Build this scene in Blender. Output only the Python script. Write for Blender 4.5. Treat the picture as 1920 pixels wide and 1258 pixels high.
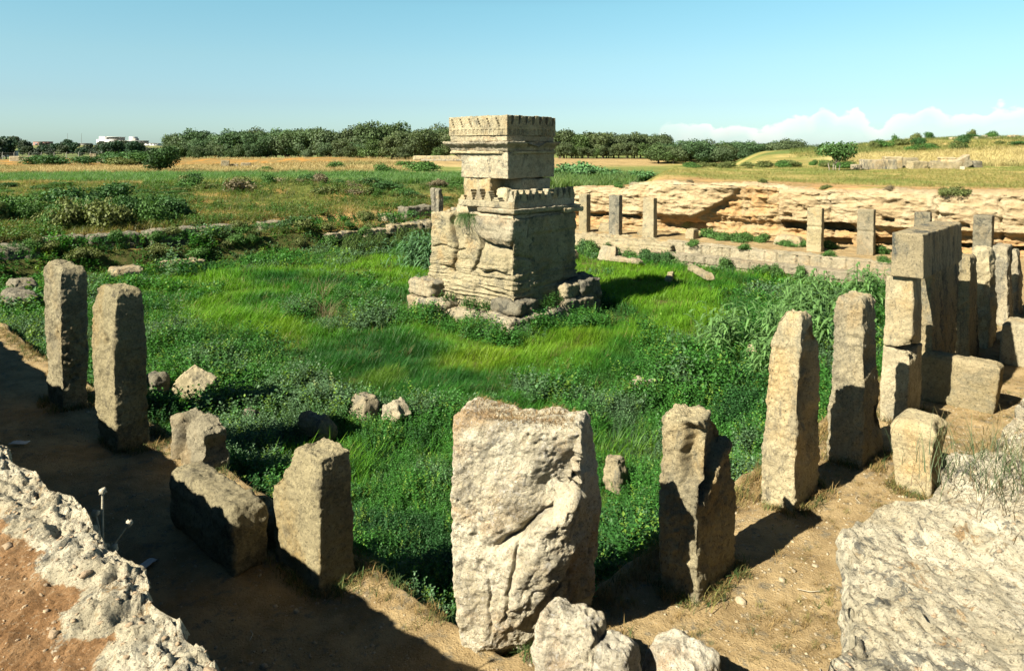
import bpy, math, random
import numpy as np
C = bpy.context.scene
for o in list(bpy.data.objects): bpy.data.objects.remove(o)
rad = math.radians

# ---------------------------------------------------------------- camera
CAMH = 4.5
cam = bpy.data.objects.new('camera', bpy.data.cameras.new('camera')); C.collection.objects.link(cam)
cam.data.lens = 25.61; cam.data.shift_y = -289/1920; cam.data.sensor_width = 36.0; cam.data.clip_end = 20000; cam.data.clip_start = .05
cam.location = (0, 0, CAMH); cam.rotation_euler = (rad(90 - 2.5), 0, 0)
C.camera = cam
C.render.resolution_x, C.render.resolution_y = 1024, 670
C.view_settings.view_transform = 'Standard'; C.view_settings.look = 'None'
C.view_settings.exposure = 1.62; C.view_settings.gamma = 1
C.cycles.use_denoising = True
C.cycles.max_bounces = 4; C.cycles.diffuse_bounces = 1; C.cycles.transparent_max_bounces = 4
# ---------------------------------------------------------------- world and sun
SUN_AZ, SUN_EL = 231.5, 39.0
w = bpy.data.worlds.new('World'); C.world = w; w.use_nodes = True
nt = w.node_tree; nt.nodes.clear()
def WN(t, **k):
    n = nt.nodes.new(t)
    for a, b in k.items(): setattr(n, a, b)
    return n
sky = WN('ShaderNodeTexSky', sky_type='NISHITA', sun_disc=False, sun_elevation=rad(SUN_EL), sun_rotation=rad(SUN_AZ),
         air_density=1.0, dust_density=0.6, ozone_density=1.0, altitude=0)
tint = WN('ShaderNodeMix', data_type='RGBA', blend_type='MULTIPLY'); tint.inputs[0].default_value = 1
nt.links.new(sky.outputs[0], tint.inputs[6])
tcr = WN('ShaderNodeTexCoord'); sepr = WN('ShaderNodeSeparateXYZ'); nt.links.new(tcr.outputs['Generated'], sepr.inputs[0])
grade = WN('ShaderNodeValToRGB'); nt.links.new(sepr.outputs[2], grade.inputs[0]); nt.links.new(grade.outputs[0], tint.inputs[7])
for i, (ps, cl) in enumerate([(0, (.66, .91, 1.12)), (.014, (.66, .91, 1.12)), (.062, (.66, .84, .97)), (.119, (.74, .96, .94)), (.19, (.74, 1.08, .98)), (.42, (.13, .24, .30))]):  # last stop darkens the unseen upper sky to cut ambient and deepen shadows
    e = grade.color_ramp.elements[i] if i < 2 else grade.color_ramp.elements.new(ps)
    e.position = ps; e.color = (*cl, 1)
# cumulus bank low on the right-hand horizon
tc = WN('ShaderNodeTexCoord'); sep = WN('ShaderNodeSeparateXYZ'); nt.links.new(tc.outputs['Generated'], sep.inputs[0])
def WM(op, a, b=None, clamp=False):
    n = WN('ShaderNodeMath', operation=op, use_clamp=clamp)
    for i, v in enumerate((a, b)):
        if v is None: continue
        if isinstance(v, (int, float)): n.inputs[i].default_value = v
        else: nt.links.new(v, n.inputs[i])
    return n.outputs[0]
azi = WM('ARCTAN2', sep.outputs[0], sep.outputs[1])
comb = WN('ShaderNodeCombineXYZ'); nt.links.new(WM('MULTIPLY', azi, 9.0), comb.inputs[0])
nz1 = WN('ShaderNodeTexNoise', noise_dimensions='3D'); nz1.inputs['Scale'].default_value = 1.55; nz1.inputs['Detail'].default_value = 2.0
nt.links.new(comb.outputs[0], nz1.inputs['Vector'])
comb2 = WN('ShaderNodeCombineXYZ'); nt.links.new(WM('MULTIPLY', azi, 40.0), comb2.inputs[0]); nt.links.new(WM('MULTIPLY', sep.outputs[2], 55.0), comb2.inputs[1])
nz2 = WN('ShaderNodeTexNoise', noise_dimensions='3D'); nz2.inputs['Scale'].default_value = 1.0; nz2.inputs['Detail'].default_value = 6.0
nt.links.new(comb2.outputs[0], nz2.inputs['Vector'])
# top of the bank climbs to the right
climb = WM('ADD', WM('MULTIPLY', WM('SUBTRACT', azi, 0.10), 0.045), 0.006)
top = WM('ADD', WM('ADD', climb, 0.0), WM('MULTIPLY', nz1.outputs[0], 0.055))
vo = WN('ShaderNodeTexVoronoi', feature='SMOOTH_F1'); vo.inputs['Scale'].default_value = 1.0; vo.inputs['Smoothness'].default_value = .25
cb3 = WN('ShaderNodeCombineXYZ'); nt.links.new(WM('MULTIPLY', azi, 26.0), cb3.inputs[0]); nt.links.new(WM('MULTIPLY', sep.outputs[2], 20.0), cb3.inputs[1]); nt.links.new(cb3.outputs[0], vo.inputs['Vector'])
top = WM('ADD', top, WM('MULTIPLY', WM('SUBTRACT', nz2.outputs[0], 0.5), 0.030))
top = WM('SUBTRACT', top, WM('MULTIPLY', WM('SUBTRACT', vo.outputs['Distance'], 0.2), 0.026))
dlt = WM('SUBTRACT', top, sep.outputs[2])
hard = WM('MULTIPLY', dlt, 260.0, True)
soft = WM('SUBTRACT', 1.0, WM('MULTIPLY', dlt, 30.0, True)); soft = WM('MAXIMUM', WM('POWER', soft, 1.6), .22)
side = WM('MULTIPLY', WM('SUBTRACT', azi, 0.16), 9.0, True)
shade = WM('ADD', 0.62, WM('MULTIPLY', nz2.outputs[0], 0.5))
cm = WM('MULTIPLY', WM('MULTIPLY', WM('MULTIPLY', hard, soft, True), side, True), 0.66, True)
cmix = WN('ShaderNodeMix', data_type='RGBA')
ccol = WN('ShaderNodeMix', data_type='RGBA', blend_type='MULTIPLY'); ccol.inputs[0].default_value = 1; ccol.inputs[6].default_value = (9.5, 8.6, 8.2, 1)
nt.links.new(shade, ccol.inputs[7])
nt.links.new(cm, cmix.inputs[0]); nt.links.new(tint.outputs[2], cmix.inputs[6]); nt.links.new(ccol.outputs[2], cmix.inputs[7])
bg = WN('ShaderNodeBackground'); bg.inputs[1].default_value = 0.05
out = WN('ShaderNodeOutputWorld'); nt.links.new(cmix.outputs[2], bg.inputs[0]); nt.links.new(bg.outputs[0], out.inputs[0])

sl = bpy.data.lights.new('sun', 'SUN'); sl.energy = 5.0; sl.angle = rad(0.5); sl.color = (1.0, .91, .74)
so = bpy.data.objects.new('sun', sl); C.collection.objects.link(so); so.location = (-30, -30, 40)
so.rotation_euler = (rad(90 - SUN_EL), 0, -rad(SUN_AZ - 180))

# ---------------------------------------------------------------- court frame: a runs along R (right-hand row), b along L (left-hand row)
TH = rad(47.2)
R = np.array([math.cos(TH), math.sin(TH)]); L = np.array([-math.sin(TH), math.cos(TH)])
def W(a, b, z=0): return (a*R[0] + b*L[0], a*R[1] + b*L[1], z)

# ---------------------------------------------------------------- numpy noise
_rng = np.random.RandomState(7)
_G = _rng.normal(size=(256, 3)); _G /= np.linalg.norm(_G, axis=1)[:, None]
_P = _rng.permutation(256); _P = np.concatenate([_P, _P, _P])
def perlin(P):
    I = np.floor(P).astype(np.int64); f = P - I; u = f*f*f*(f*(f*6 - 15) + 10)
    I &= 255; r = 0
    for dx in (0, 1):
        wx = u[:, 0] if dx else 1 - u[:, 0]; h1 = _P[(I[:, 0] + dx) & 255]
        for dy in (0, 1):
            wy = u[:, 1] if dy else 1 - u[:, 1]; h2 = _P[h1 + ((I[:, 1] + dy) & 255)]
            for dz in (0, 1):
                wz = u[:, 2] if dz else 1 - u[:, 2]; h3 = _P[h2 + ((I[:, 2] + dz) & 255)]
                g = _G[h3]
                r = r + wx*wy*wz*(g[:, 0]*(f[:, 0] - dx) + g[:, 1]*(f[:, 1] - dy) + g[:, 2]*(f[:, 2] - dz))
    return r*1.5
def fbm(P, f=1.0, o=4, seed=0, gain=.5):
    P = np.asarray(P, float)*f + seed*17.31; s = 0; a = 1
    for i in range(o): s = s + a*perlin(P); P = P*2.03 + 5.7; a *= gain
    return s
def ridged(P, f=1.0, o=4, seed=0):
    P = np.asarray(P, float)*f + seed*11.7; s = 0; a = 1
    for i in range(o): s = s + a*(1 - 2*np.abs(perlin(P))); P = P*2.1 + 3.3; a *= .5
    return s
def worley(P, f=1.0, seed=0):
    P = np.asarray(P, float)*f + seed*9.1; I = np.floor(P).astype(np.int64); best = np.full(len(P), 9.)
    for dx in (-1, 0, 1):
        for dy in (-1, 0, 1):
            for dz in (-1, 0, 1):
                J = I + np.array([dx, dy, dz])
                h = _P[(_P[(_P[J[:, 0] & 255] + J[:, 1]) & 255] + J[:, 2]) & 255]
                q = J + .5 + .5*_G[h]
                best = np.minimum(best, ((P - q)**2).sum(1))
    return np.sqrt(best)
def n2(x, y, f=1., o=3, seed=0):
    x = np.asarray(x, float); y = np.asarray(y, float); x, y = np.broadcast_arrays(x, y); sh = x.shape
    return fbm(np.stack([x.ravel(), y.ravel(), np.zeros(x.size)], 1), f, o, seed).reshape(sh)
def ss(x, a, b):
    t = np.clip((x - a)/(b - a), 0, 1); return t*t*(3 - 2*t)
def band(x, a, b, s): return ss(x, a - s, a + s)*(1 - ss(x, b - s, b + s))
def gs(x, c, s): return np.exp(-((x - c)/s)**2)

# ---------------------------------------------------------------- mesh helpers
def link(o): C.collection.objects.link(o); return o
def tag(o, label=None, cat=None, group=None, kind=None):
    if label: o['label'] = label
    if cat: o['category'] = cat
    if group: o['group'] = group
    if kind: o['kind'] = kind
    return o
def obj(name, V, F, mat, parent=None, loc=None, rotz=0., smooth=True, col=None, flat_top=False):
    V = np.ascontiguousarray(V, dtype=np.float32); Fs = F if isinstance(F, list) else [F]
    Fs = [np.asarray(f, dtype=np.int32) for f in Fs if len(f)]
    me = bpy.data.meshes.new(name); me.vertices.add(len(V)); me.vertices.foreach_set('co', V.ravel())
    idx = np.concatenate([f.ravel() for f in Fs]); tot = np.concatenate([np.full(len(f), f.shape[1], np.int32) for f in Fs])
    me.loops.add(len(idx)); me.loops.foreach_set('vertex_index', idx)
    me.polygons.add(len(tot)); me.polygons.foreach_set('loop_start', np.concatenate([[0], np.cumsum(tot)[:-1]]).astype(np.int32))
    me.polygons.foreach_set('loop_total', tot)
    if smooth: me.polygons.foreach_set('use_smooth', np.ones(len(tot), bool))
    if col is not None:
        ca = me.color_attributes.new('Col', 'FLOAT_COLOR', 'POINT')
        c4 = np.ones((len(V), 4), np.float32); c4[:, :3] = col; ca.data.foreach_set('color', c4.ravel())
    me.update(calc_edges=True); me.validate()
    if mat: me.materials.append(mat)
    o = bpy.data.objects.new(name, me); link(o)
    if parent: o.parent = parent
    if loc is not None: o.location = loc
    o.rotation_euler = (0, 0, rotz)
    return o
def empty(name, loc=(0, 0, 0), rotz=0):
    o = bpy.data.objects.new(name, None); link(o); o.location = loc; o.rotation_euler = (0, 0, rotz); o.empty_display_size = .3; return o
def copy_tree(o, parent=None):
    c = o.copy(); link(c)
    if parent: c.parent = parent
    for ch in [k for k in o.children]: copy_tree(ch, c)
    return c
def grid(xs, ys):
    nx, ny = len(xs), len(ys); X, Y = np.meshgrid(xs, ys, indexing='ij')
    i = np.arange(nx*ny).reshape(nx, ny)
    F = np.stack([i[:-1, :-1], i[1:, :-1], i[1:, 1:], i[:-1, 1:]], -1).reshape(-1, 4)
    return X.ravel(), Y.ravel(), F
def boxgrid(nx, ny, nz):
    """closed surface grid of the cube [-1,1]^3"""
    Vs, Fs, k = [], [], 0
    for ax, n, m in ((0, ny, nz), (1, nz, nx), (2, nx, ny)):
        for s in (-1, 1):
            u, v, F = grid(np.linspace(-1, 1, n + 1), np.linspace(-1, 1, m + 1))
            P = np.zeros((len(u), 3)); P[:, ax] = s; P[:, (ax + 1) % 3] = u; P[:, (ax + 2) % 3] = v
            if s < 0: F = F[:, ::-1]
            Vs.append(P); Fs.append(F + k); k += len(u)
    V = np.concatenate(Vs); F = np.concatenate(Fs)
    key = np.round(V*20000).astype(np.int64); key = (key[:, 0]*100003 + key[:, 1])*100003 + key[:, 2]
    _, first, inv = np.unique(key, return_index=True, return_inverse=True)
    return V[first], inv.ravel()[F]
def vnormals(V, F):
    a = V[F[:, 2]] - V[F[:, 0]]; b = V[F[:, 3]] - V[F[:, 1]]; n = np.cross(a, b); N = np.zeros_like(V)
    for i in range(4):
        for k in range(3): N[:, k] += np.bincount(F[:, i], n[:, k], len(V))
    return N/(np.linalg.norm(N, axis=1)[:, None] + 1e-12)

def stone_mesh(prof, res=.03, r=.05, cuts=(), dents=(), amp=.03, fine=.008, pit=0., pitf=9., seed=0, fn=None, topamp=.02, strata=0., mats=None):
    """prof: list of (z, amin, amax, bmin, bmax), heights measured from the base"""
    pr = np.array(prof, float); z0, z1 = pr[0, 0], pr[-1, 0]
    wa = (pr[:, 2] - pr[:, 1]).max(); wb = (pr[:, 4] - pr[:, 3]).max(); h = z1 - z0
    n = [max(4, int(round(s/res))) for s in (wa, wb, h)]
    U, F = boxgrid(*n)
    half = np.array([wa, wb, h])/2; P = U*half
    inner = np.clip(P, -(half - r), half - r); d = P - inner; ln = np.linalg.norm(d, axis=1)
    m = ln > 1e-9; P[m] = inner[m] + d[m]/ln[m, None]*r
    U = P/half; z = z0 + (U[:, 2] + 1)/2*h
    lo_a, hi_a, lo_b, hi_b = [np.interp(z, pr[:, 0], pr[:, k]) for k in (1, 2, 3, 4)]
    V = np.stack([lo_a + (U[:, 0] + 1)/2*(hi_a - lo_a), lo_b + (U[:, 1] + 1)/2*(hi_b - lo_b), z], 1)
    for c, nn in cuts:
        nn = np.array(nn, float); nn /= np.linalg.norm(nn)
        dd = (V - np.array(c, float)) @ nn + fbm(V, 2.2, 3, seed + 3)*.05
        m = dd > 0; V[m] -= dd[m, None]*nn
    N = vnormals(V, F)
    for c, rr, dep in dents:
        q = np.linalg.norm((V - np.array(c, float))/np.array(rr, float), axis=1)
        V = V - N*(dep*np.exp(-q**4)*(1 + .5*fbm(V, 5, 2, seed)))[:, None]
    if fn: V = fn(V, N)
    disp = amp*fbm(V, 1.7, 4, seed) + fine*fbm(V, 11, 4, seed + 1, .6) + amp*.45*np.clip(ridged(V, 3.2, 3, seed + 4) - .2, 0, 2)*-.5
    if topamp: disp += topamp*ss(N[:, 2], .3, .8)*fbm(V, 5, 3, seed + 2)
    if pit: disp -= pit*(1 - ss(worley(V, pitf, seed), .1, .55))*ss(fbm(V, 1.5, 2, seed + 5), -.4, .2)
    if strata:
        sv = V*np.array([.25, .25, 7.]); disp += strata*(1 - ss(np.abs(N[:, 2]), .4, .8))*ridged(sv, 1, 3, seed)*.6
    V = V + N*disp[:, None]
    return V, F
def stone(name, prof, mat, at=None, z0=0, parent=None, rot=0, tilt=None, smooth=True, **k):
    """prof in court coordinates; origin put at the base centre"""
    p = np.array(prof, float)
    if at is None:
        ca, cb = (p[0, 1] + p[0, 2])/2, (p[0, 3] + p[0, 4])/2
        p[:, 1:3] -= ca; p[:, 3:5] -= cb
        k['cuts'] = [((c[0] - ca, c[1] - cb, c[2]), n) for c, n in k.get('cuts', ())]
        k['dents'] = [((c[0] - ca, c[1] - cb, c[2]), r_, d_) for c, r_, d_ in k.get('dents', ())]
    else: ca, cb = at
    V, F = stone_mesh(p, **k)
    o = obj(name, V, F, mat, parent, smooth=smooth)
    if parent is None:
        o.location = W(ca, cb, z0); o.rotation_euler = (0, 0, TH + rot)
        if tilt: o.rotation_euler = (tilt[0], tilt[1], TH + rot)
    else:
        o.location = (ca, cb, z0); o.rotation_euler = (tilt[0], tilt[1], rot) if tilt else (0, 0, rot)
    return o
def boxprof(a0, a1, b0, b1, h, t=0.): return [(0, a0, a1, b0, b1), (h, a0 + t, a1 - t, b0 + t, b1 - t)]

# ---------------------------------------------------------------- materials
def mat_base(name):
    m = bpy.data.materials.new(name); m.use_nodes = True; t = m.node_tree; t.nodes.clear()
    o = t.nodes.new('ShaderNodeOutputMaterial'); p = t.nodes.new('ShaderNodeBsdfPrincipled')
    t.links.new(p.outputs[0], o.inputs[0]); return m, t, p, o
def N_(t, ty, **k):
    n = t.nodes.new(ty)
    for a, b in k.items(): setattr(n, a, b)
    return n
def noise(t, vec, scale, detail=5, rough=.6, dist=0.):
    n = N_(t, 'ShaderNodeTexNoise'); n.inputs['Scale'].default_value = scale; n.inputs['Detail'].default_value = detail
    n.inputs['Roughness'].default_value = rough; n.inputs['Distortion'].default_value = dist; t.links.new(vec, n.inputs['Vector']); return n.outputs[0]
def vor(t, vec, scale, feature='F1'):
    n = N_(t, 'ShaderNodeTexVoronoi', feature=feature); n.inputs['Scale'].default_value = scale; t.links.new(vec, n.inputs['Vector']); return n.outputs['Distance']
def ramp(t, fac, a, b):
    n = N_(t, 'ShaderNodeMapRange', interpolation_type='SMOOTHSTEP'); n.inputs[1].default_value = a; n.inputs[2].default_value = b; t.links.new(fac, n.inputs[0]); return n.outputs[0]
K = .68      # photographic exposure is high, so surfaces keep modest real-world albedos
def mixc(t, fac, a, b, blend='MIX'):
    if blend == 'MIX': a, b = [tuple(q*K for q in v) if isinstance(v, tuple) else v for v in (a, b)]
    n = N_(t, 'ShaderNodeMix', data_type='RGBA', blend_type=blend)
    for i, v in ((0, fac), (6, a), (7, b)):
        if isinstance(v, (int, float)): n.inputs[i].default_value = v
        elif isinstance(v, tuple): n.inputs[i].default_value = (*v, 1) if len(v) == 3 else v
        else: t.links.new(v, n.inputs[i])
    return n.outputs[2]
def mth(t, op, a, b=None, clamp=False):
    n = N_(t, 'ShaderNodeMath', operation=op, use_clamp=clamp)
    for i, v in enumerate((a, b)):
        if v is None: continue
        if isinstance(v, (int, float)): n.inputs[i].default_value = v
        else: t.links.new(v, n.inputs[i])
    return n.outputs[0]
def bump(t, p, h, strength, dist, prev=None):
    n = N_(t, 'ShaderNodeBump'); n.inputs['Strength'].default_value = strength; n.inputs['Distance'].default_value = dist
    t.links.new(h, n.inputs['Height'])
    if prev: t.links.new(prev, n.inputs['Normal'])
    t.links.new(n.outputs[0], p.inputs['Normal']); return n.outputs[0]
def limestone(name, c1, c2, lichen, orange=None, lich=.55, k=1., bs=.8, pits=.5, streak=0., bd=.02, speck=.25):
    m, t, p, o = mat_base(name); v = N_(t, 'ShaderNodeTexCoord').outputs['Object']
    oi = N_(t, 'ShaderNodeObjectInfo').outputs['Random']; ov = N_(t, 'ShaderNodeVectorMath', operation='ADD'); t.links.new(v, ov.inputs[0])
    oc = N_(t, 'ShaderNodeCombineXYZ'); t.links.new(mth(t, 'MULTIPLY', oi, 37.), oc.inputs[0]); t.links.new(mth(t, 'MULTIPLY', oi, 11.), oc.inputs[2]); t.links.new(oc.outputs[0], ov.inputs[1]); v = ov.outputs[0]
    col = mixc(t, ramp(t, noise(t, v, 1.3*k, 6, .65), .35, .65), c1, c2)
    if orange: col = mixc(t, mth(t, 'MULTIPLY', ramp(t, noise(t, v, .9*k, 5, .6, .5), .5, .68), .8), col, orange)
    sv = v
    if streak:
        mp = N_(t, 'ShaderNodeMapping'); mp.inputs['Scale'].default_value = (1, 1, streak); t.links.new(v, mp.inputs[0]); sv = mp.outputs[0]
    col = mixc(t, ramp(t, noise(t, sv, 3.1*k, 8, .72, .3), lich, lich + .12), col, lichen)
    col = mixc(t, mth(t, 'MULTIPLY', ramp(t, noise(t, sv, 1.9*k, 7, .78, .6), .50, .60), .6), col, tuple(x*1.35 for x in lichen))
    med = noise(t, sv, 9*k, 6, .75)
    col = mixc(t, mth(t, 'MULTIPLY', ramp(t, med, .46, .34), .55), col, lichen)
    col = mixc(t, mth(t, 'MULTIPLY', ramp(t, med, .54, .66), .45), col, tuple(min(.9, x*1.2) for x in c1))
    fine = noise(t, v, 34*k, 5, .75)
    col = mixc(t, mth(t, 'MULTIPLY', ramp(t, fine, .46, .34), min(1, speck*2.8)), col, tuple(x*.5 for x in lichen))
    col = mixc(t, mth(t, 'MULTIPLY', ramp(t, fine, .54, .66), min(1, speck*2.2)), col, tuple(min(.9, x*1.3) for x in c1))
    pt = vor(t, sv, 30*k)
    pm = mth(t, 'MULTIPLY', ramp(t, pt, .22, .08), pits)
    pm = mth(t, 'MULTIPLY', pm, ramp(t, noise(t, v, 4*k, 3), .42, .6))
    col = mixc(t, pm, col, tuple(x*.3 for x in lichen))
    vv = N_(t, 'ShaderNodeHueSaturation'); t.links.new(col, vv.inputs['Color']); t.links.new(mth(t, 'ADD', .86, mth(t, 'MULTIPLY', oi, .26)), vv.inputs['Value']); t.links.new(mth(t, 'ADD', .85, mth(t, 'MULTIPLY', mth(t, 'FRACT', mth(t, 'MULTIPLY', oi, 7.)), .3)), vv.inputs['Saturation']); col = vv.outputs[0]
    t.links.new(col, p.inputs['Base Color']); p.inputs['Roughness'].default_value = .93; p.inputs['Specular IOR Level'].default_value = .15
    b1 = bump(t, p, noise(t, v, 12*k, 9, .8), bs, bd*4)
    b2 = bump(t, p, mth(t, 'SUBTRACT', mth(t, 'MULTIPLY', noise(t, v, 55*k, 4, .75), .8), pm), bs, bd*1.2, b1)
    return m
M = {}
M['pillar'] = limestone('sandy_limestone', (.64, .56, .37), (.48, .42, .28), (.20, .19, .145), (.54, .40, .21), lich=.57, pits=.8, streak=.4)
M['pillar_brown'] = limestone('brown_limestone', (.45, .40, .26), (.32, .285, .185), (.13, .12, .09), (.42, .31, .15), lich=.60, pits=.6)
M['white'] = limestone('white_limestone', (1.0, .93, .73), (.74, .66, .48), (.27, .25, .20), (.62, .44, .26), lich=.59, k=1.5, bs=1., pits=.9, bd=.022, speck=.26)
M['weather'] = limestone('weathered_limestone', (.50, .43, .28), (.38, .33, .22), (.12, .125, .11), (.42, .31, .17), lich=.5, streak=.25, pits=.4)
M['cella'] = limestone('cella_limestone', (.68, .60, .41), (.50, .44, .29), (.17, .165, .13), (.58, .42, .23), lich=.55, k=.9, bd=.03)
M['grey'] = limestone('grey_limestone', (.31, .285, .21), (.22, .205, .15), (.09, .09, .075), (.33, .27, .17), lich=.5, pits=.5)
M['wallrock'] = limestone('cliff_limestone', (.68, .59, .42), (.56, .46, .29), (.33, .27, .18), (.60, .42, .22), lich=.60, k=.55, bs=1., bd=.06)
M['masonry'] = limestone('masonry_limestone', (.50, .43, .29), (.38, .33, .21), (.20, .19, .14), (.47, .34, .18), lich=.55, k=.8, bd=.03)

def soil_mat(name, c1, c2, c3, peb=(.5, .42, .3), ps=60., use_attr=False, bs=.7):
    m, t, p, o = mat_base(name); v = N_(t, 'ShaderNodeTexCoord').outputs['Object']
    col = mixc(t, ramp(t, noise(t, v, 1.6, 6, .65), .38, .62), c1, c2)
    col = mixc(t, ramp(t, noise(t, v, 5., 6, .7), .52, .66), col, c3)
    f = noise(t, v, 70, 4, .75)
    col = mixc(t, mth(t, 'MULTIPLY', ramp(t, f, .55, .68), .7), col, peb)
    col = mixc(t, mth(t, 'MULTIPLY', ramp(t, f, .42, .3), .7), col, tuple(x*.4 for x in c2))
    pb = vor(t, v, ps)
    t.links.new(col, p.inputs['Base Color']); p.inputs['Roughness'].default_value = .95; p.inputs['Specular IOR Level'].default_value = .1
    b = bump(t, p, noise(t, v, 14, 8, .75), bs, .05)
    b = bump(t, p, ramp(t, pb, .5, .1), bs*.7, .012, b)
    return m
M['walk'] = soil_mat('dry_earth', (.46, .345, .18), (.30, .215, .105), (.22, .19, .13), (.62, .51, .32), ps=38, bs=.75)
M['wet'] = soil_mat('marsh_soil', (.10, .11, .03), (.06, .08, .02), (.17, .13, .06), (.12, .12, .05))

def rim_mat():
    m, t, p, o = mat_base('rim_rock'); v = N_(t, 'ShaderNodeTexCoord').outputs['Object']
    at = N_(t, 'ShaderNodeAttribute', attribute_name='Col').outputs['Color']
    sp = N_(t, 'ShaderNodeSeparateColor'); t.links.new(at, sp.inputs[0])
    rock = mixc(t, ramp(t, noise(t, v, 2.2, 6, .65), .36, .62), (.88, .81, .62), (.66, .59, .42))
    rock = mixc(t, mth(t, 'MULTIPLY', ramp(t, noise(t, v, 6.5, 9, .78, .5), .53, .60), .85), rock, (.17, .175, .16))
    rock = mixc(t, ramp(t, noise(t, v, 4., 9, .78, .6), .57, .64), rock, (.52, .36, .19))
    f = noise(t, v, 55, 5, .72)
    rock = mixc(t, mth(t, 'MULTIPLY', ramp(t, f, .47, .36), .85), rock, (.17, .15, .11))
    rock = mixc(t, mth(t, 'MULTIPLY', ramp(t, noise(t, v, 18, 6, .8), .56, .64), .7), rock, (.40, .30, .17))
    soil = mixc(t, ramp(t, noise(t, v, 3., 6, .6), .35, .65), (.46, .285, .145), (.36, .20, .09))
    soil = mixc(t, mth(t, 'MULTIPLY', ramp(t, noise(t, v, 45, 4, .75), .56, .66), .8), soil, (.55, .42, .27))
    soil = mixc(t, mth(t, 'MULTIPLY', ramp(t, noise(t, v, 60, 4, .75), .45, .35), .8), soil, (.12, .07, .035))
    fac = mth(t, 'ADD', sp.outputs[0], mth(t, 'MULTIPLY', mth(t, 'SUBTRACT', noise(t, v, 7, 7, .7), .5), 1.6))
    col = mixc(t, ramp(t, fac, .42, .56), rock, soil)
    t.links.new(col, p.inputs['Base Color']); p.inputs['Roughness'].default_value = .95; p.inputs['Specular IOR Level'].default_value = .1
    b = bump(t, p, noise(t, v, 16, 9, .78), 1., .05)
    b = bump(t, p, noise(t, v, 80, 4, .7), .9, .012, b)
    return m
M['rim'] = rim_mat()

def leaf_mat(name, rough=.55, trans=.35, spec=.3, tcol=(1.2, 1.25, .5)):
    m, t, p, o = mat_base(name)
    at = N_(t, 'ShaderNodeAttribute', attribute_name='Col').outputs['Color']
    t.links.new(at, p.inputs['Base Color']); p.inputs['Roughness'].default_value = rough; p.inputs['Specular IOR Level'].default_value = spec
    tr = N_(t, 'ShaderNodeBsdfTranslucent'); t.links.new(mixc(t, 1.0, at, tcol, 'MULTIPLY'), tr.inputs[0])
    mx = N_(t, 'ShaderNodeMixShader'); mx.inputs[0].default_value = trans
    t.links.new(p.outputs[0], mx.inputs[1]); t.links.new(tr.outputs[0], mx.inputs[2]); t.links.new(mx.outputs[0], o.inputs[0])
    return m
M['leaf'] = leaf_mat('leaf'); M['grassblade'] = leaf_mat('grass_blade', .5, .4, .3, (1., 1.3, .5))
M['straw'] = leaf_mat('straw', .7, .25, .15, (1.1, 1., .7)); M['treeleaf'] = leaf_mat('tree_leaf', .6, .2, .2)
def plain(name, c, rough=.9, sc=6., var=.3):
    m, t, p, o = mat_base(name); v = N_(t, 'ShaderNodeTexCoord').outputs['Object']
    t.links.new(mixc(t, ramp(t, noise(t, v, sc, 6, .7), .35, .65), tuple(x*(1 - var) for x in c), c), p.inputs['Base Color'])
    p.inputs['Roughness'].default_value = rough; bump(t, p, noise(t, v, sc*4, 5), .5, .02); return m
M['bark'] = plain('bark', (.16, .13, .10), .95, 8); M['palebark'] = plain('pale_bark', (.34, .30, .24), .95, 8)
M['plaster'] = plain('white_plaster', (.80, .80, .78), .8, 1, .06); M['glass'] = plain('dark_window', (.10, .13, .16), .3, 1, .1)
M['brick'] = plain('red_plaster', (.33, .18, .15), .9, 2); M['concrete'] = plain('concrete', (.42, .40, .36), .9, 5)
M['paper'] = plain('white_paper', (.75, .75, .72), .7, 9, .15)

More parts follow.
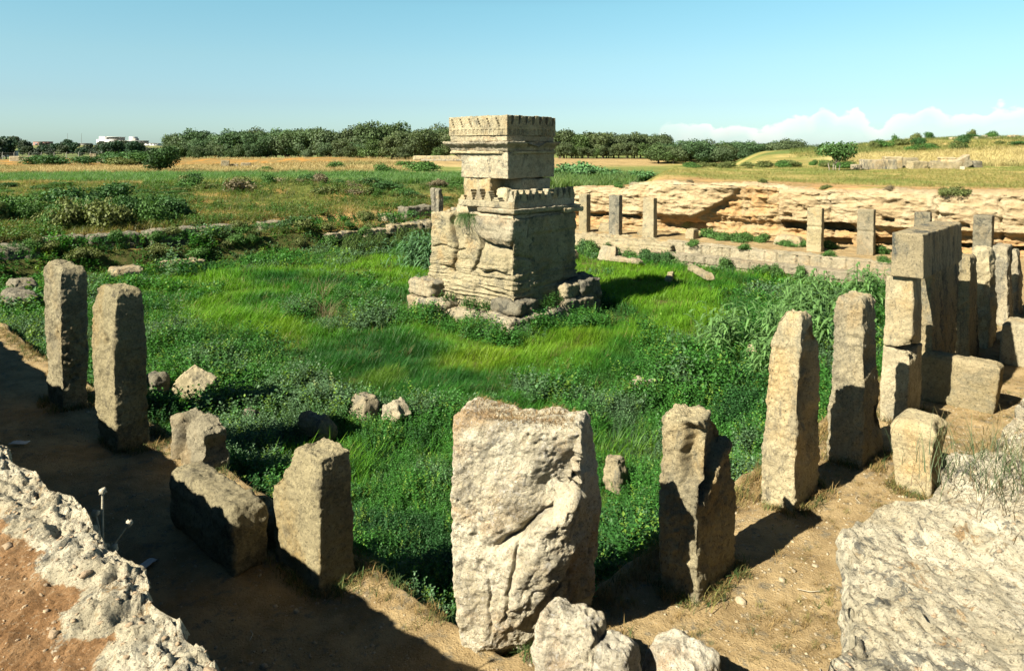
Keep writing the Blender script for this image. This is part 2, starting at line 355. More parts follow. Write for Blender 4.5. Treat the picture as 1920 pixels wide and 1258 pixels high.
# ---------------------------------------------------------------- terrain height
def WA(b): return 33.8 + .12*(24.5 - np.clip(b, -30, 28))     # line of the far rock-cut wall
BZ = -0.9                                                     # marsh level
def abof(x, y): return x*R[0] + y*R[1], x*L[0] + y*L[1]
def terr(x, y):
    a, b = abof(x, y); r = np.hypot(x, y)
    base = 1.0 + .25*n2(x, y, .02, 3, 1)*ss(r, 60, 120) - .0008*np.clip(r - 300, 0, 3000)*0
    # mounds with ruins on the left, the long low rise and the town slope
    base += 1.5*gs(y, 168, 22)*(.75 + .6*n2(x, y, .035, 2, 5))*(1 - ss(x, -38, -20))
    base += 1.3*gs(y, 150, 22)*gs(x, -30, 26)*0.6
    base += 6.5*ss(r, 380, 640)*(1 - ss(x/np.maximum(y, 1), -.50, -.36))
    base += 1.2*ss(r, 100, 170)*ss(x, -45, 5)*(1 - ss(x, 60, 90))
    # bank behind the far left side
    bank = ss(b, 35.5, 39)*.55 + .75*ss(b, 39, 50)*(1 - .9*ss(y, 55, 66)) + .3*n2(x, y, .16, 3, 2)*ss(b, 38, 42)*(1 - ss(r, 60, 75))
    z = np.where(y < 90, np.minimum(base, 1.1)*ss(y, 50, 66) + bank*(1 - ss(y, 57, 68)), base)
    z = z + .35*(1 - ss(np.abs(b - 44), 2, 9))*band(a, 25, 60, 6)*0
    # plateau behind the rock-cut wall
    w1 = ss(x, 5 + .25*(y - 45), 9.5 + .28*(y - 45))*ss(a - WA(b), .3, 1.2)
    w1 = w1*(1 - ss(y, 66 + np.clip(x - 24, 0, 999)*3, 84 + np.clip(x - 24, 0, 999)*3.4))
    pl = 2.62 + .012*np.clip(y - 40, 0, 60) + .06*n2(x, y, .25, 3, 3) + .25*gs(x, 9, 4)*gs(y, 50, 6)
    pl += 2.5*np.exp(-(((x - 71)/21)**2 + ((y - 112)/26)**2)) + .5*ss(y, 68, 90)*ss(x, 30, 45) + .12*n2(x, y, .12, 3, 9)*ss(y, 80, 100)
    z = z*(1 - w1) + pl*w1
    # rims on the camera's side
    rim = 2.0 + .05*n2(x, y, .7, 2, 4)
    wl = (1 - ss(a, .3, .8))*(1 - ss(b, 28, 36)); wr = (1 - ss(b, -.5, 0.2))
    wr = wr*(1 - ss(a, 70, 110)); wl = wl*(1 - ss(b, 60, 90))
    ww = np.maximum(wl, wr); z = z*(1 - ww) + rim*ww
    # the court is sunk: its own floor and walls stand in it
    inside = ss(a, .4, .9)*ss(b, -.1, .4)*(1 - ss(a - WA(b), .5, 1.4))*(1 - ss(b, 32.6, 33.8))
    slope = -1.5 + 1.45*ss(b, 33.4, 36.2)
    z = np.where((a > .3) & (a - WA(b) < 1.5) & (b > -.2) & (b < 33.9), z*(1 - inside) + (-2.3)*inside, z)
    lo = ss(a, .4, 1.5)*(1 - ss(a, 33, 35.5))
    z = np.where((b >= 32.0) & (b < 38) & (a > .3) & (a < 36), np.minimum(z, slope + .08*n2(x, y, .5, 3, 6) + 5*(1 - lo)), z)
    return z
def tz(x, y): return float(terr(np.array([float(x)]), np.array([float(y)]))[0])

# zone colours: what grows there
def zcol(x, y):
    a, b = abof(x, y); r = np.hypot(x, y); n = n2(x, y, .08, 4, 21); nf = n2(x, y, .35, 4, 22)
    c = np.zeros((len(x), 3)); c[:] = (.20, .235, .075)
    def put(wt, col):
        nonlocal c
        c = c*(1 - wt[:, None]) + np.array(col)*wt[:, None]
    yy = y + 7*n2(x, y, .03, 3, 23)
    put(band(yy, 58, 71, 2)*(1 - ss(x, -16, -10)), (.50, .40, .15))          # yellow strip
    put(band(yy, 73, 104, 3), (.14, .24, .075))
    put(band(yy, 104, 138, 3)*(1 - ss(x, -8, 6)), (.54, .44, .21))             # wheat
    put(band(yy, 104, 138, 3)*(1 - ss(x, -8, 6))*ss(n, .1, .4), (.22, .26, .08))
    put(band(yy, 138, 215, 5)*(1 - ss(x, -34, -22)), (.30, .22, .09))
    put(band(yy, 138, 215, 5)*(1 - ss(x, -34, -22))*ss(nf, 0, .4), (.42, .22, .06))
    put(band(yy, 130, 195, 5)*ss(x, -32, -22), (.42, .31, .15))
    put(band(yy, 185, 235, 6)*band(x, -85, -10, 6), (.56, .46, .23))
    put(ss(yy, 205, 235)*(1 - ss(x, -75, -60)), (.16, .20, .08))
    put(ss(yy, 420, 480), (.22, .24, .10))
    put(ss(yy, 560, 620)*ss(n, -.1, .2), (.34, .30, .14))
    # bank
    wb = ss(b, 33.5, 36)*(1 - ss(y, 54, 60))
    put(wb, (.15, .18, .045)); put(wb*ss(nf, .05, .4), (.40, .27, .10)); put(wb*band(b, 36.2, 38.8, .5)*.8, (.42, .28, .12))
    # plateau
    wp = ss(x, 4 + .25*(y - 45), 8 + .25*(y - 45))*ss(a - WA(b), .3, 1.)*(1 - ss(y, 90, 100)*(1 - ss(x, 20, 30)))
    put(wp, (.36, .32, .11)); put(wp*ss(n + nf*.4, -.05, .3), (.22, .26, .07)); put(wp*ss(nf, .1, .5)*.7, (.50, .37, .16))
    put(wp*(1 - ss(a - WA(b) + 1.6*nf, 4, 9)), (.50, .32, .15)); put(wp*(1 - ss(a - WA(b) + 1.2*nf, 2.5, 7))*ss(nf, .15, .4), (.30, .27, .09))
    wh = wp*band(y + 3*nf, 68, 88, 2)*ss(x, 34, 39)
    put(wh, (.66, .56, .26))
    put(wp*ss(y + 3*nf, 90, 94)*ss(n, -.4, .3), (.15, .20, .06))
    put(band(y, 62, 100, 8)*band(x, 2, 24, 4)*(1 - wp), (.12, .18, .06))
    wr = np.maximum(1 - ss(a, .3, 1.2), 1 - ss(b, -.6, .3))*(1 - ss(r, 40, 60)); put(wr, (.38, .24, .12))
    return K*c*(1 + .25*nf)[:, None]
def ground():
    rr = np.concatenate([np.linspace(.01, 2, 5), np.exp(np.arange(math.log(2.2), math.log(9000), .012))])
    th = np.concatenate([np.linspace(-math.pi, rad(-50), 50)[:-1], np.linspace(rad(-50), rad(48), 520), np.linspace(rad(48), math.pi, 50)[1:]])
    Rr, T, F = grid(rr, th); x, y = Rr*np.sin(T), Rr*np.cos(T)
    z = terr(x, y) - np.clip(Rr - 1500, 0, 9e9)*.004
    m, t, p, o = mat_base('ground'); v = N_(t, 'ShaderNodeTexCoord').outputs['Object']
    at = N_(t, 'ShaderNodeAttribute', attribute_name='Col').outputs['Color']
    col = mixc(t, mth(t, 'MULTIPLY', ramp(t, noise(t, v, 1.2, 8, .72), .5, .35), .55), at, mixc(t, 1., at, (.35, .42, .35), 'MULTIPLY'))
    col = mixc(t, mth(t, 'MULTIPLY', ramp(t, noise(t, v, 5, 6, .75), .52, .68), .5), col, mixc(t, 1., at, (1.6, 1.5, 1.3), 'MULTIPLY'))
    t.links.new(col, p.inputs['Base Color']); p.inputs['Roughness'].default_value = 1; p.inputs['Specular IOR Level'].default_value = .05
    bump(t, p, noise(t, v, 3, 8, .75), 1., .12)
    o = obj('ground', np.stack([x, y, z], 1), F[:, ::-1], m, col=zcol(x, y)); tag(o, kind='structure')
ground()

# ---------------------------------------------------------------- court floor: walkway ledge round a sunken marsh
def court_h(a, b):
    ea = 4.62 + .16*n2(a*0, b, .5, 3, 31); eb = 4.30 + .16*n2(a, b*0, .5, 3, 32)
    fa = 31.3 + .1*n2(a*0, b, .6, 2, 33)
    inn = ss(a - ea, 0, .22)*ss(b - eb, 0, .22)*(1 - ss(a - fa, -.25, 0))
    z = .035*n2(a, b, 1.3, 4, 34) + .012*n2(a, b, 6, 3, 35)
    marsh = BZ + .10*n2(a, b, .35, 3, 36) + .05*n2(a, b, 1.4, 3, 37)
    marsh = marsh + .35*(1 - ss(np.minimum(a - ea, b - eb), .1, 1.8))
    marsh = marsh + 1.3*ss(b, 33.8, 35.8)
    return z*(1 - inn) + marsh*inn
def floor():
    ax = np.concatenate([np.arange(.7, 6.2, .035), np.arange(6.2, 14, .07), np.arange(14, 38, .2)])
    A, B, F = grid(ax, ax[:-14]); keep = (A - WA(B) < 1.0)
    Z = court_h(A, B); ea = 4.62; eb = 4.3
    x = A*R[0] + B*L[0]; y = A*R[1] + B*L[1]
    V = np.stack([x, y, Z], 1); V[:, 2] -= 3*ss(A - WA(B), .6, 1.0)
    wet = ((A > 4.75) & (B > 4.45) & (A < 31.1))
    fw = wet[F].all(1)
    def sub(Fk):
        u, inv = np.unique(Fk, return_inverse=True); return V[u], inv.reshape(Fk.shape)
    v, f = sub(F[~fw]); tag(obj('walkway_ground', v, f, M['walk']), kind='structure')
    v, f = sub(F[fw]); tag(obj('marsh_ground', v, f, M['wet']), kind='structure')
floor()

# ---------------------------------------------------------------- near rims of quarried rock
def rim(name, u, edge, ztop, back, seed, flip, col_edge):
    """u: positions along the rim; profile runs from the plateau over the lip and down the face"""
    t_top = np.concatenate([-back*np.linspace(1, 0, int(back/.035))**1.6])     # plateau, towards the lip
    t_face = np.linspace(0, 1, 70)[1:]
    U, T, F = grid(u, np.concatenate([t_top, t_face + .0]))
    on_face = T > 0
    e = edge(U)
    zt = ztop(U, np.where(on_face, 0, T))
    off = np.where(on_face, e + .10*np.sin(np.clip(T, 0, 1)*math.pi)*(1 if flip else .2) - .05, e + np.minimum(T, 0))
    z = np.where(on_face, zt*(1 - T) - .15*T, zt)
    lip = np.exp(-(np.where(on_face, T*2.3, -T)/.13)**2)
    off = off - (.06 if flip else .02)*lip; z = z - (.05 if flip else .02)*lip
    P = np.stack([off, U, z], 1) if flip else np.stack([U, off, z], 1)
    Fq = F
    N = vnormals(P, Fq); 
    s = np.sign(N[(T < -.5), 2].mean()); N = N*s
    near = np.exp(-(np.maximum(-T, 0)/(.40 if flip else .8))**2)
    rock = near*(1 + .9*fbm(P, 1.1, 4, seed + 1)) + .30*fbm(P, 1.6, 3, seed + 6) - .12*flip
    d = (.06 if flip else .035)*fbm(P, 1.3, 3, seed)*(.35 + near) + (.040 if flip else .030)*fbm(P, 4.6, 4, seed + 2, .6)*(.2 + ss(rock, .1, .8)) + .018*fbm(P, 15, 4, seed + 3, .65)
    d -= .022*(1 - ss(worley(P, 7.5, seed), .12, .5))*ss(rock, .2, .7) + .014*(1 - ss(worley(P, 21, seed + 3), .15, .5))*ss(rock, .1, .6)
    d -= .03*(1 - ss(rock, .1, .5))
    P = P + N*d[:, None]
    V = np.stack([P[:, 0]*R[0] + P[:, 1]*L[0], P[:, 0]*R[1] + P[:, 1]*L[1], P[:, 2]], 1)
    soil = np.clip(1 - ss(rock, .0, .55), 0, 1)*np.where(on_face, 0, 1)*1.1 + col_edge
    o = obj(name, V, F, M['rim'], col=np.stack([np.clip(soil, 0, 1)]*3, 1)); tag(o, kind='structure'); return o
def e_left(U):  return 1.33 + .06*ss(U, 2.5, 5) + .10*n2(U, U*0, .8, 3, 41) + .06*n2(U, U*0, 3, 2, 42)
def z_left(U, T): return 2.43 + .03*n2(U, T, .8, 2, 43) - .05*np.minimum(-T, 2)
rim('rock_terrain', np.concatenate([np.arange(1.2, 9, .022), np.arange(9, 38, .12)]), e_left, z_left, 3.2, 44, True, 0)
def e_right(U):
    k = [(0, .84), (2.7, .88), (3.3, .96), (3.9, 1.16), (4.25, 1.36), (4.7, 1.32), (5.0, 1.05), (5.7, 1.12), (6.2, .95), (6.8, .94), (7.4, .96), (9, .98), (14, 1.0), (40, 1.)]
    return np.interp(U, [p[0] for p in k], [p[1] for p in k]) + .07 + .05*n2(U, U*0, 2.4, 3, 46)
def z_right(U, T):
    k = [(0, 2.4), (3, 2.36), (3.9, 2.25), (4.5, 2.2), (5.2, 2.3), (6.3, 2.18), (7.2, 2.26), (8.5, 2.22), (12, 2.3), (40, 2.4)]
    return np.interp(U, [p[0] for p in k], [p[1] for p in k]) + .10 + .05*n2(U, T, .9, 2, 47)
rim('rock_terrain', np.concatenate([np.arange(1.0, 10, .022), np.arange(10, 40, .12)]), e_right, z_right, 3.0, 48, False, -.62)

def scatter_stones(name, pts, sizes, mat, kind='stuff', seed=0, col=None):
    """many loose pebbles as one heap of small rough solids"""
    rg = np.random.RandomState(seed)
    U, F = boxgrid(2, 2, 2); U = U/np.linalg.norm(U, axis=1)[:, None]
    n = len(pts); V = np.repeat(U[None], n, 0)*(1 + .35*rg.uniform(-1, 1, (n, len(U), 1)))
    V = V*np.stack([rg.uniform(.6, 1.3, n), rg.uniform(.6, 1.2, n), rg.uniform(.35, .75, n)], 1)[:, None, :]*sizes[:, None, None]
    an = rg.uniform(0, 6.28, n); c, s = np.cos(an)[:, None], np.sin(an)[:, None]
    V = np.stack([V[..., 0]*c - V[..., 1]*s, V[..., 0]*s + V[..., 1]*c, V[..., 2]], -1) + pts[:, None, :]
    Fa = (F[None] + (np.arange(n)*len(U))[:, None, None]).reshape(-1, 4)
    o = obj(name, V.reshape(-1, 3), Fa, mat, smooth=False); tag(o, kind=kind); return o
from mathutils.bvhtree import BVHTree
from mathutils import Vector
def dropper(names):
    """height lookup on the built surfaces"""
    trees = []
    for o in bpy.data.objects:
        if o.type == 'MESH' and o.name.split('.')[0] in names:
            me = o.data; co = np.empty(len(me.vertices)*3, np.float32); me.vertices.foreach_get('co', co)
            trees.append(BVHTree.FromPolygons([tuple(v) for v in co.reshape(-1, 3)], [tuple(p.vertices) for p in me.polygons]))
    def f(x, y, d=0.):
        best = None
        for t in trees:
            h = t.ray_cast(Vector((x, y, 50)), Vector((0, 0, -1)))[0]
            if h is not None and (best is None or h.z > best): best = h.z
        return best if best is not None else d
    return f
onrim = dropper({'rock_terrain'})
def pebbles():
    rg = np.random.RandomState(5); P, S = [], []
    for i in range(6500):
        if rg.rand() < .75: a, b = rg.uniform(-1.0, 1.3), 1.8 + 6*rg.rand()**1.3
        else: a, b = rg.uniform(2.2, 9), rg.uniform(-1.6, 1.0)
        x, y, _ = W(a, b); P.append((x, y, onrim(x, y, 2.2))); S.append(.003 + .012*rg.rand()**2.5 + (.022 if rg.rand() < .01 else 0))
    scatter_stones('gravel', np.array(P), np.array(S), plain('pebble', (.48, .36, .23), .9, 20, .4), seed=3)
    P, S = [], []
    for i in range(6000):
        if rg.rand() < .35: a, b = rg.uniform(1.5, 4.5), rg.uniform(2, 14)
        else: a, b = rg.uniform(3, 16), rg.uniform(1.2, 4.1)
        x, y, _ = W(a, b); P.append((x, y, float(court_h(np.array([a]), np.array([b]))[0]))); S.append(.005 + .018*rg.rand()**3 + (.035 if rg.rand() < .01 else 0))
    scatter_stones('gravel', np.array(P), np.array(S), plain('pebble_pale', (.50, .42, .28), .9, 20, .4), seed=4)
pebbles()

# ---------------------------------------------------------------- far rock-cut wall with its niches and fallen section
def far_wall():
    bs = np.concatenate([np.arange(-8, 4, .12), np.arange(4, 31.5, .045)]); nz = 78
    back = np.linspace(0, 1, 34)[1:]
    U, T, F = grid(bs, np.concatenate([np.linspace(0, 1, nz), 1 + back]))
    top = np.interp(U, [-8, 4, 9, 13, 13.8, 15, 17.2, 20, 22.5, 23.2, 26, 28.5, 31.5], [2.65, 2.62, 2.55, 2.42, 2.45, 2.6, 2.62, 2.6, 2.52, 2.2, 2.15, 1.95, 1.2])
    top = top + .05*n2(U, U*0, 1.2, 3, 51)
    face = T <= 1; z = np.where(face, -.3 + (top + .3)*T, 0.)
    bk = np.clip(T - 1, 0, 1)
    P3 = np.stack([U, z*1.0, U*0], 1)
    # inward (positive = away from the court) offset of the face
    off = .16*fbm(np.stack([U*.5, z*1.2, 0*U], 1), 1, 3, 52) + .10*fbm(np.stack([U, z*3.2, 0*U], 1), 1.3, 4, 53)
    strat = ridged(np.stack([U*.5, z*3.2, 0*U], 1), 1, 3, 54)
    lower = 1 - ss(z, .75 + .25*n2(U, U*0, .5, 3, 55), 1.05 + .25*n2(U, U*0, .5, 3, 55))
    off += lower*(.22 + .07*strat) + .018*strat
    off -= .08*gs(z, top*.8, .5)
    # overhanging left block and the collapsed bay beside it
    seam = np.interp(z, [0, .6, .9, 1.6, 2.2, 2.6], [20.8, 20.0, 19.2, 17.9, 17.0, 16.8])
    seam = seam + .12*n2(U*0, z, 3, 3, 60)
    bay = ss(-U, -seam, -seam + .25)*ss(U, 14.55, 14.7)
    off += bay*(.62 + .22*n2(U, z, 1.6, 4, 56) - .4*ss(-z, -1.3, .2)*1)
    off += bay*.25*np.round(z*2.2 + .3*n2(U, z, .5, 2, 57))/2.2*-.5
    off -= .10*(1 - bay)*band(U, seam, 22.5, .3)*ss(z, .8, 1.1)
    off += .55*band(U, 18.6, 20.9, .25)*band(z, .15, .62, .1)
    # right-hand slab with its slots
    off -= .20*band(U, 3.5, 14.55, .05)*ss(z, .98, 1.06)
    for (b0, b1, z0, z1, d) in ((11.35, 13.0, .72, 1.08, 1.3), (11.4, 12.65, .02, .30, 1.2), (9.3, 10.6, .10, .50, 1.2), (14.0, 14.3, 1.22, 1.42, .35),
                                (9.55, 9.95, 1.25, 1.42, .45), (6.7, 7.25, 1.12, 1.32, .45), (4.4, 7.4, .30, .45, .7), (13.2, 14.5, .62, .98, .7),
                                (22.2, 24.3, .72, .9, .5), (24.6, 26.2, .62, .8, .5), (-2, 3, .3, .6, .8)):
        off += d*band(U + .12*n2(U, z, 2, 2, 58), b0, b1, .05)*band(z + .05*n2(U, z, 2, 2, 59), z0, z1, .035)
    off += .35*band(z, 1.5, 1.62, .05)*band(U, 5, 7, .5)*0
    # joints and cracks
    for bc in (14.62, 12.2, 7.9, 5.6): off += .16*gs(U + .12*n2(U*0, z, 2, 3, 61) - bc, 0, .045)
    off -= .10*gs(U, 18.15, .3)*gs(z, 1.55, .18); off += .2*gs(U, 18.2, .22)*gs(z, 1.42, .06)
    a = WA(U) + off
    # behind the brow: ledge, then a second low course, then soil
    a = np.where(face, a, WA(U) + off*(1 - np.minimum(bk*6, 1)) + .03 + bk**1.3*4.2)
    zz = np.where(face, z, top + .03*np.minimum(bk*8, 1) - .12*gs(bk, .22, .05)*ss(n2(U, U*0, .7, 2, 65), -.3, .3) + .16*ss(bk + .05*n2(U, U*0, 1.1, 3, 63), .24, .30)*(.6 + .6*n2(U, U*0, .4, 2, 64)) + .06*n2(U, bk*4, 1.6, 4, 62) - .5*ss(bk, .8, 1))
    P = np.stack([a, U, zz], 1); N = vnormals(P, F)
    P = P + N*(.04*fbm(P, 3.5, 4, 66) + .02*fbm(P, 11, 3, 67) - .05*(1 - ss(worley(P, 2.6, 68), .12, .45)))[:, None]*np.where(N[:, 0].mean() > 0, -1, 1)
    V = np.stack([P[:, 0]*R[0] + P[:, 1]*L[0], P[:, 0]*R[1] + P[:, 1]*L[1], P[:, 2]], 1)
    # true rock colour: pale weathered brow, iron-stained softer bed below
    m, t, p, o_ = mat_base('cliff'); v = N_(t, 'ShaderNodeTexCoord').outputs['Object']
    at = N_(t, 'ShaderNodeAttribute', attribute_name='Col').outputs['Color']; sp = N_(t, 'ShaderNodeSeparateColor'); t.links.new(at, sp.inputs[0])
    pale = mixc(t, ramp(t, noise(t, v, .9, 7, .7), .38, .62), (.56, .46, .295), (.47, .35, .20))
    iron = mixc(t, ramp(t, noise(t, v, 1.3, 7, .7), .38, .62), (.54, .33, .15), (.46, .35, .20))
    fac = mth(t, 'ADD', sp.outputs[0], mth(t, 'MULTIPLY', mth(t, 'SUBTRACT', noise(t, v, 1.6, 7, .7), .5), 1.3))
    col = mixc(t, ramp(t, fac, .22, .55), pale, iron)
    col = mixc(t, ramp(t, noise(t, v, 3, 9, .75), .58, .68), col, (.32, .28, .19))
    f = noise(t, v, 13, 5, .75); col = mixc(t, mth(t, 'MULTIPLY', ramp(t, f, .44, .32), .7), col, (.22, .17, .10))
    soil = mixc(t, ramp(t, noise(t, v, 2., 6, .7), .4, .6), (.46, .30, .14), (.34, .26, .12))
    col = mixc(t, ramp(t, mth(t, 'ADD', sp.outputs[1], mth(t, 'MULTIPLY', mth(t, 'SUBTRACT', noise(t, v, 1.1, 8, .72), .5), 1.8)), .45, .6), col, soil)
    t.links.new(col, p.inputs['Base Color']); p.inputs['Roughness'].default_value = .95; p.inputs['Specular IOR Level'].default_value = .1
    bump(t, p, noise(t, v, 7, 9, .78), 1., .10)
    ir = np.clip(lower*.9 + bay*.85 + .45*(1 - ss(z, .3, 1.9)), 0, 1)*face
    so_ = np.where(face, 0, .15 + .85*ss(bk, .30, .75))
    o = obj('rock_wall', V, F, m, col=np.stack([ir, so_, ir*0], 1))
    tag(o, 'long pale quarried rock wall with dark slots and a collapsed orange bay behind the far row of pillars', 'rock wall')
far_wall()
onwall = dropper({'rock_wall', 'ground'})

# masonry steps along the far edge of the marsh
def masonry_step(name, label, b0, b1, a0, a1, z0, z1, seed, courses):
    def fn(V, N):
        bb, z = V[:, 1], V[:, 2]; out_ = V.copy(); d = np.zeros(len(V)); side = (1 - ss(np.abs(N[:, 2]), .5, .8))
        rg = np.random.RandomState(seed); h = (z1 - z0)/courses
        for c in range(courses):
            inc = (z >= c*h - .001) & (z < (c + 1)*h + .001); x = -(b1 - b0)/2
            if c: d += .09*np.exp(-((z - c*h)/.03)**2)
            while x < (b1 - b0)/2:
                x += rg.uniform(.38, 1.0); d += .09*np.exp(-((bb - x)/.032)**2)*inc
                d += inc*(np.abs(bb - x - .3) < .3)*rg.uniform(-.03, .05)
        out_ -= N*(d*side)[:, None]; return out_
    V, F = stone_mesh([(0, -(a1 - a0)/2, (a1 - a0)/2, -(b1 - b0)/2, (b1 - b0)/2), (z1 - z0, -(a1 - a0)/2, (a1 - a0)/2, -(b1 - b0)/2, (b1 - b0)/2)],
                      res=.032, r=.04, amp=.035, fine=.018, seed=seed, fn=fn, topamp=.03)
    o = obj(name, V, F, M['masonry'], loc=W((a0 + a1)/2, (b0 + b1)/2, z0), rotz=TH); tag(o, label, 'stone step')
masonry_step('masonry_step', 'long upper course of worn blocks edging the walkway below the far pillars', 6.0, 18.6, 30.95, 31.75, -.55, .03, 71, 1)
masonry_step('masonry_step', 'lower masonry step of two block courses at the edge of the green marsh', 5.2, 18.9, 30.25, 31.05, -1.15, -.40, 72, 2)
# rough bedrock ledge continuing the steps to the left
def bedrock(name, label, prof, at, z0, seed, mat='masonry', rot=0, **k):
    kw = dict(res=.05, r=.08, amp=.10, fine=.03, strata=.09, topamp=.05, seed=seed); kw.update(k)
    o = stone(name, prof, M[mat], at=at, z0=z0, rot=rot, **kw); tag(o, label, 'rock ledge'); return o
bedrock('rock_ledge', 'layered bedrock ledge under the three far pillars left of the masonry steps', [(0, -.9, .9, -4.3, 4.3), (1.15, -.6, .8, -4.2, 4.2)], (31.2, 22.2), -1.15, 73)

# ---------------------------------------------------------------- the shrine tower in the middle of the marsh
SA, SB, SZ = 17.5, 16.5, BZ
shrine = empty('shrine_tower', W(SA, SB, SZ), TH)
tag(shrine, 'tall square stone shrine with stepped battlements and cornices in the middle of the marsh', 'stone shrine')
def spart(name, a0, a1, b0, b1, z0, z1, mat='cella', prof=None, parent=shrine, rot=0, tilt=None, **k):
    ca, cb = (a0 + a1)/2, (b0 + b1)/2
    if prof is None: prof = [(0, a0 - ca, a1 - ca, b0 - cb, b1 - cb), (z1 - z0, a0 - ca, a1 - ca, b0 - cb, b1 - cb)]
    else: prof = [(z - z0, p0 - ca, p1 - ca, q0 - cb, q1 - cb) for z, p0, p1, q0, q1 in prof]
    kw = dict(res=.03, r=.02, amp=.02, fine=.012); kw.update(k)
    for q in ('cuts', 'dents'): kw[q] = [((c[0][0] - ca, c[0][1] - cb, c[0][2] - z0),) + tuple(c[1:]) for c in kw.get(q, ())]
    return stone(name, prof, M[mat], at=(ca - SA, cb - SB), z0=z0 - SZ, parent=parent, rot=rot, tilt=tilt, **kw)
def cube_fn(V, N):
    a, b, z = V[:, 0] + 17.56, V[:, 1] + 16.675, V[:, 2] - .7
    wl = ss(-N[:, 0], .3, .7); wr = ss(-N[:, 1], .3, .7); P = np.stack([a, b, z], 1)
    st = ridged(np.stack([a*.4, b*.4, z*7.5], 1), 1, 3, 81)
    low = 1 - ss(z + .2*n2(a, b, .8, 2, 82), .7, 1.25)
    d = .045*st*(.2 + 1.3*low) - .03*low*(1 - ss(np.abs((z*6.5 + .8*n2(a + b, z*3, 1.2, 2, 87)) % 1 - .5), .04, .16))
    crk = .10*np.sin(z*4) + .08*n2(z, z*0, 2.5, 2, 83)
    d -= wl*.30*gs(b - 17.42 - crk, 0, .055)*ss(z, .35, .7); d += wl*.07*band(b, 17.45, 18.5, .1)*ss(z, .9, 1.2)
    d -= wl*.28*gs(b - 16.35 + .22*(z - 1.2) - crk, 0, .05)*ss(z, .5, .8)*(1 - ss(z, 1.9, 2.1))
    d -= wl*.10*gs(z - 1.30 - .06*np.sin(b*5), 0, .03)*band(b, 16.9, 18.4, .1); d -= wl*.14*gs(z - .72 - .05*np.sin(b*7), 0, .04)*band(b, 14.9, 16.4, .1)
    # hollow below the slipped slab at the corner
    cave = np.exp(-((np.maximum(b - 15.3, -.2)/.75)**2 + ((z - 1.62)/.22)**2))
    d -= wl*.55*cave
    d -= wl*.18*band(b, 14.7, 15.55, .1)*band(z, .9, 1.5, .12)*0
    d += wl*.10*band(b, 15.0, 16.1, .1)*band(z, .75, 1.38, .06)
    # curved recess low on the left block
    d -= wl*.20*np.exp(-(((b - 17.55)/.30)**2 + ((z - .55)/.16)**2)); d += wl*.10*band(b, 16.3, 17.5, .1)*band(z, -.2, .42, .1)
    d -= wl*.12*gs(z - .15 - .1*(b - 16), 0, .05)*(b < 16.3)
    d -= wr*(.10*gs(z - 1.3 + .2*(a - 16), 0, .05)*(a < 17.0) + .13*gs(a - 16.62 - crk, 0, .04)*ss(z, 1.75, 1.85))
    d += wr*.06*band(z, 1.9, 2.5, .05)*band(a, 16.9, 19.2, .06)
    d -= wr*.10*low*ss(fbm(P, 1.2, 2, 84), 0, .4)
    V = V + N*d[:, None]
    return V
mb = spart('main_block', 16.05, 19.07, 14.80, 18.55, -.7, 2.39, prof=[(-.7, 15.93, 19.2, 14.65, 18.75), (0, 15.98, 19.12, 14.72, 18.62), (.6, 16.03, 19.08, 14.78, 18.52), (2.39, 16.05, 19.05, 14.82, 18.53)],
           res=.022, r=.03, amp=.035, fine=.020, seed=80, fn=cube_fn, topamp=.06, pit=.02, pitf=4)
slab = spart('slipped_slab', 15.93, 16.75, 14.72, 16.6, 1.55, 2.40, prof=[(1.55, 16.1, 16.5, 15.0, 15.7), (1.75, 15.96, 16.6, 14.8, 16.15), (2.1, 15.92, 16.7, 14.74, 16.5), (2.40, 15.94, 16.75, 14.76, 16.6)], res=.03, r=.06, amp=.05, strata=.03, seed=85)
# plinth of rough bedrock courses
pl = [('plinth_block', 15.30, 16.55, 14.12, 15.45, -1.1, -.42, 0), ('plinth_block', 15.42, 16.5, 15.42, 17.15, -1.1, -.50, 1), ('plinth_block', 15.26, 16.6, 17.12, 18.95, -1.1, -.30, 2),
      ('plinth_block', 15.40, 16.6, 17.85, 19.05, -.35, .18, 3), ('plinth_block', 15.62, 16.75, 14.30, 15.42, -.44, -.02, 4), ('plinth_block', 16.5, 17.8, 14.15, 15.2, -1.1, -.45, 5),
      ('plinth_block', 17.75, 19.3, 14.10, 15.3, -1.1, -.25, 6), ('plinth_block', 17.9, 18.75, 14.3, 15.1, -.28, .22, 7), ('plinth_block', 18.7, 19.7, 14.15, 15.6, -1.1, .30, 8), ('plinth_block', 18.9, 19.9, 15.3, 18.4, -1.1, -.1, 9)]
for n, a0, a1, b0, b1, z0, z1, i in pl:
    spart(n, a0, a1, b0, b1, z0, z1, mat='weather' if i not in (4, 8) else 'grey', res=.045, r=.12, amp=.09, fine=.02, strata=.05, seed=90 + i, topamp=.05, rot=(-.05, .03, .02, -.04, .12, .03, -.04, .08, -.1, 0)[i])
# lower mouldings
spart('string_course', 16.09, 19.12, 14.86, 16.75, 2.38, 2.50, res=.03, seed=101)
lip = spart('cornice', 15.97, 19.26, 14.70, 16.30, 2.56, 2.69, prof=[(2.50, 16.12, 19.1, 14.88, 16.3), (2.56, 15.99, 19.22, 14.73, 16.3), (2.69, 15.95, 19.29, 14.69, 16.27)], res=.03, seed=102, amp=.02)
spart('core_block', 16.55, 18.95, 15.1, 17.9, 2.36, 2.72, res=.05, seed=103, amp=.05, r=.06)
spart('cornice', 18.3, 19.32, 14.66, 15.2, 2.46, 2.60, res=.03, seed=104, amp=.04)
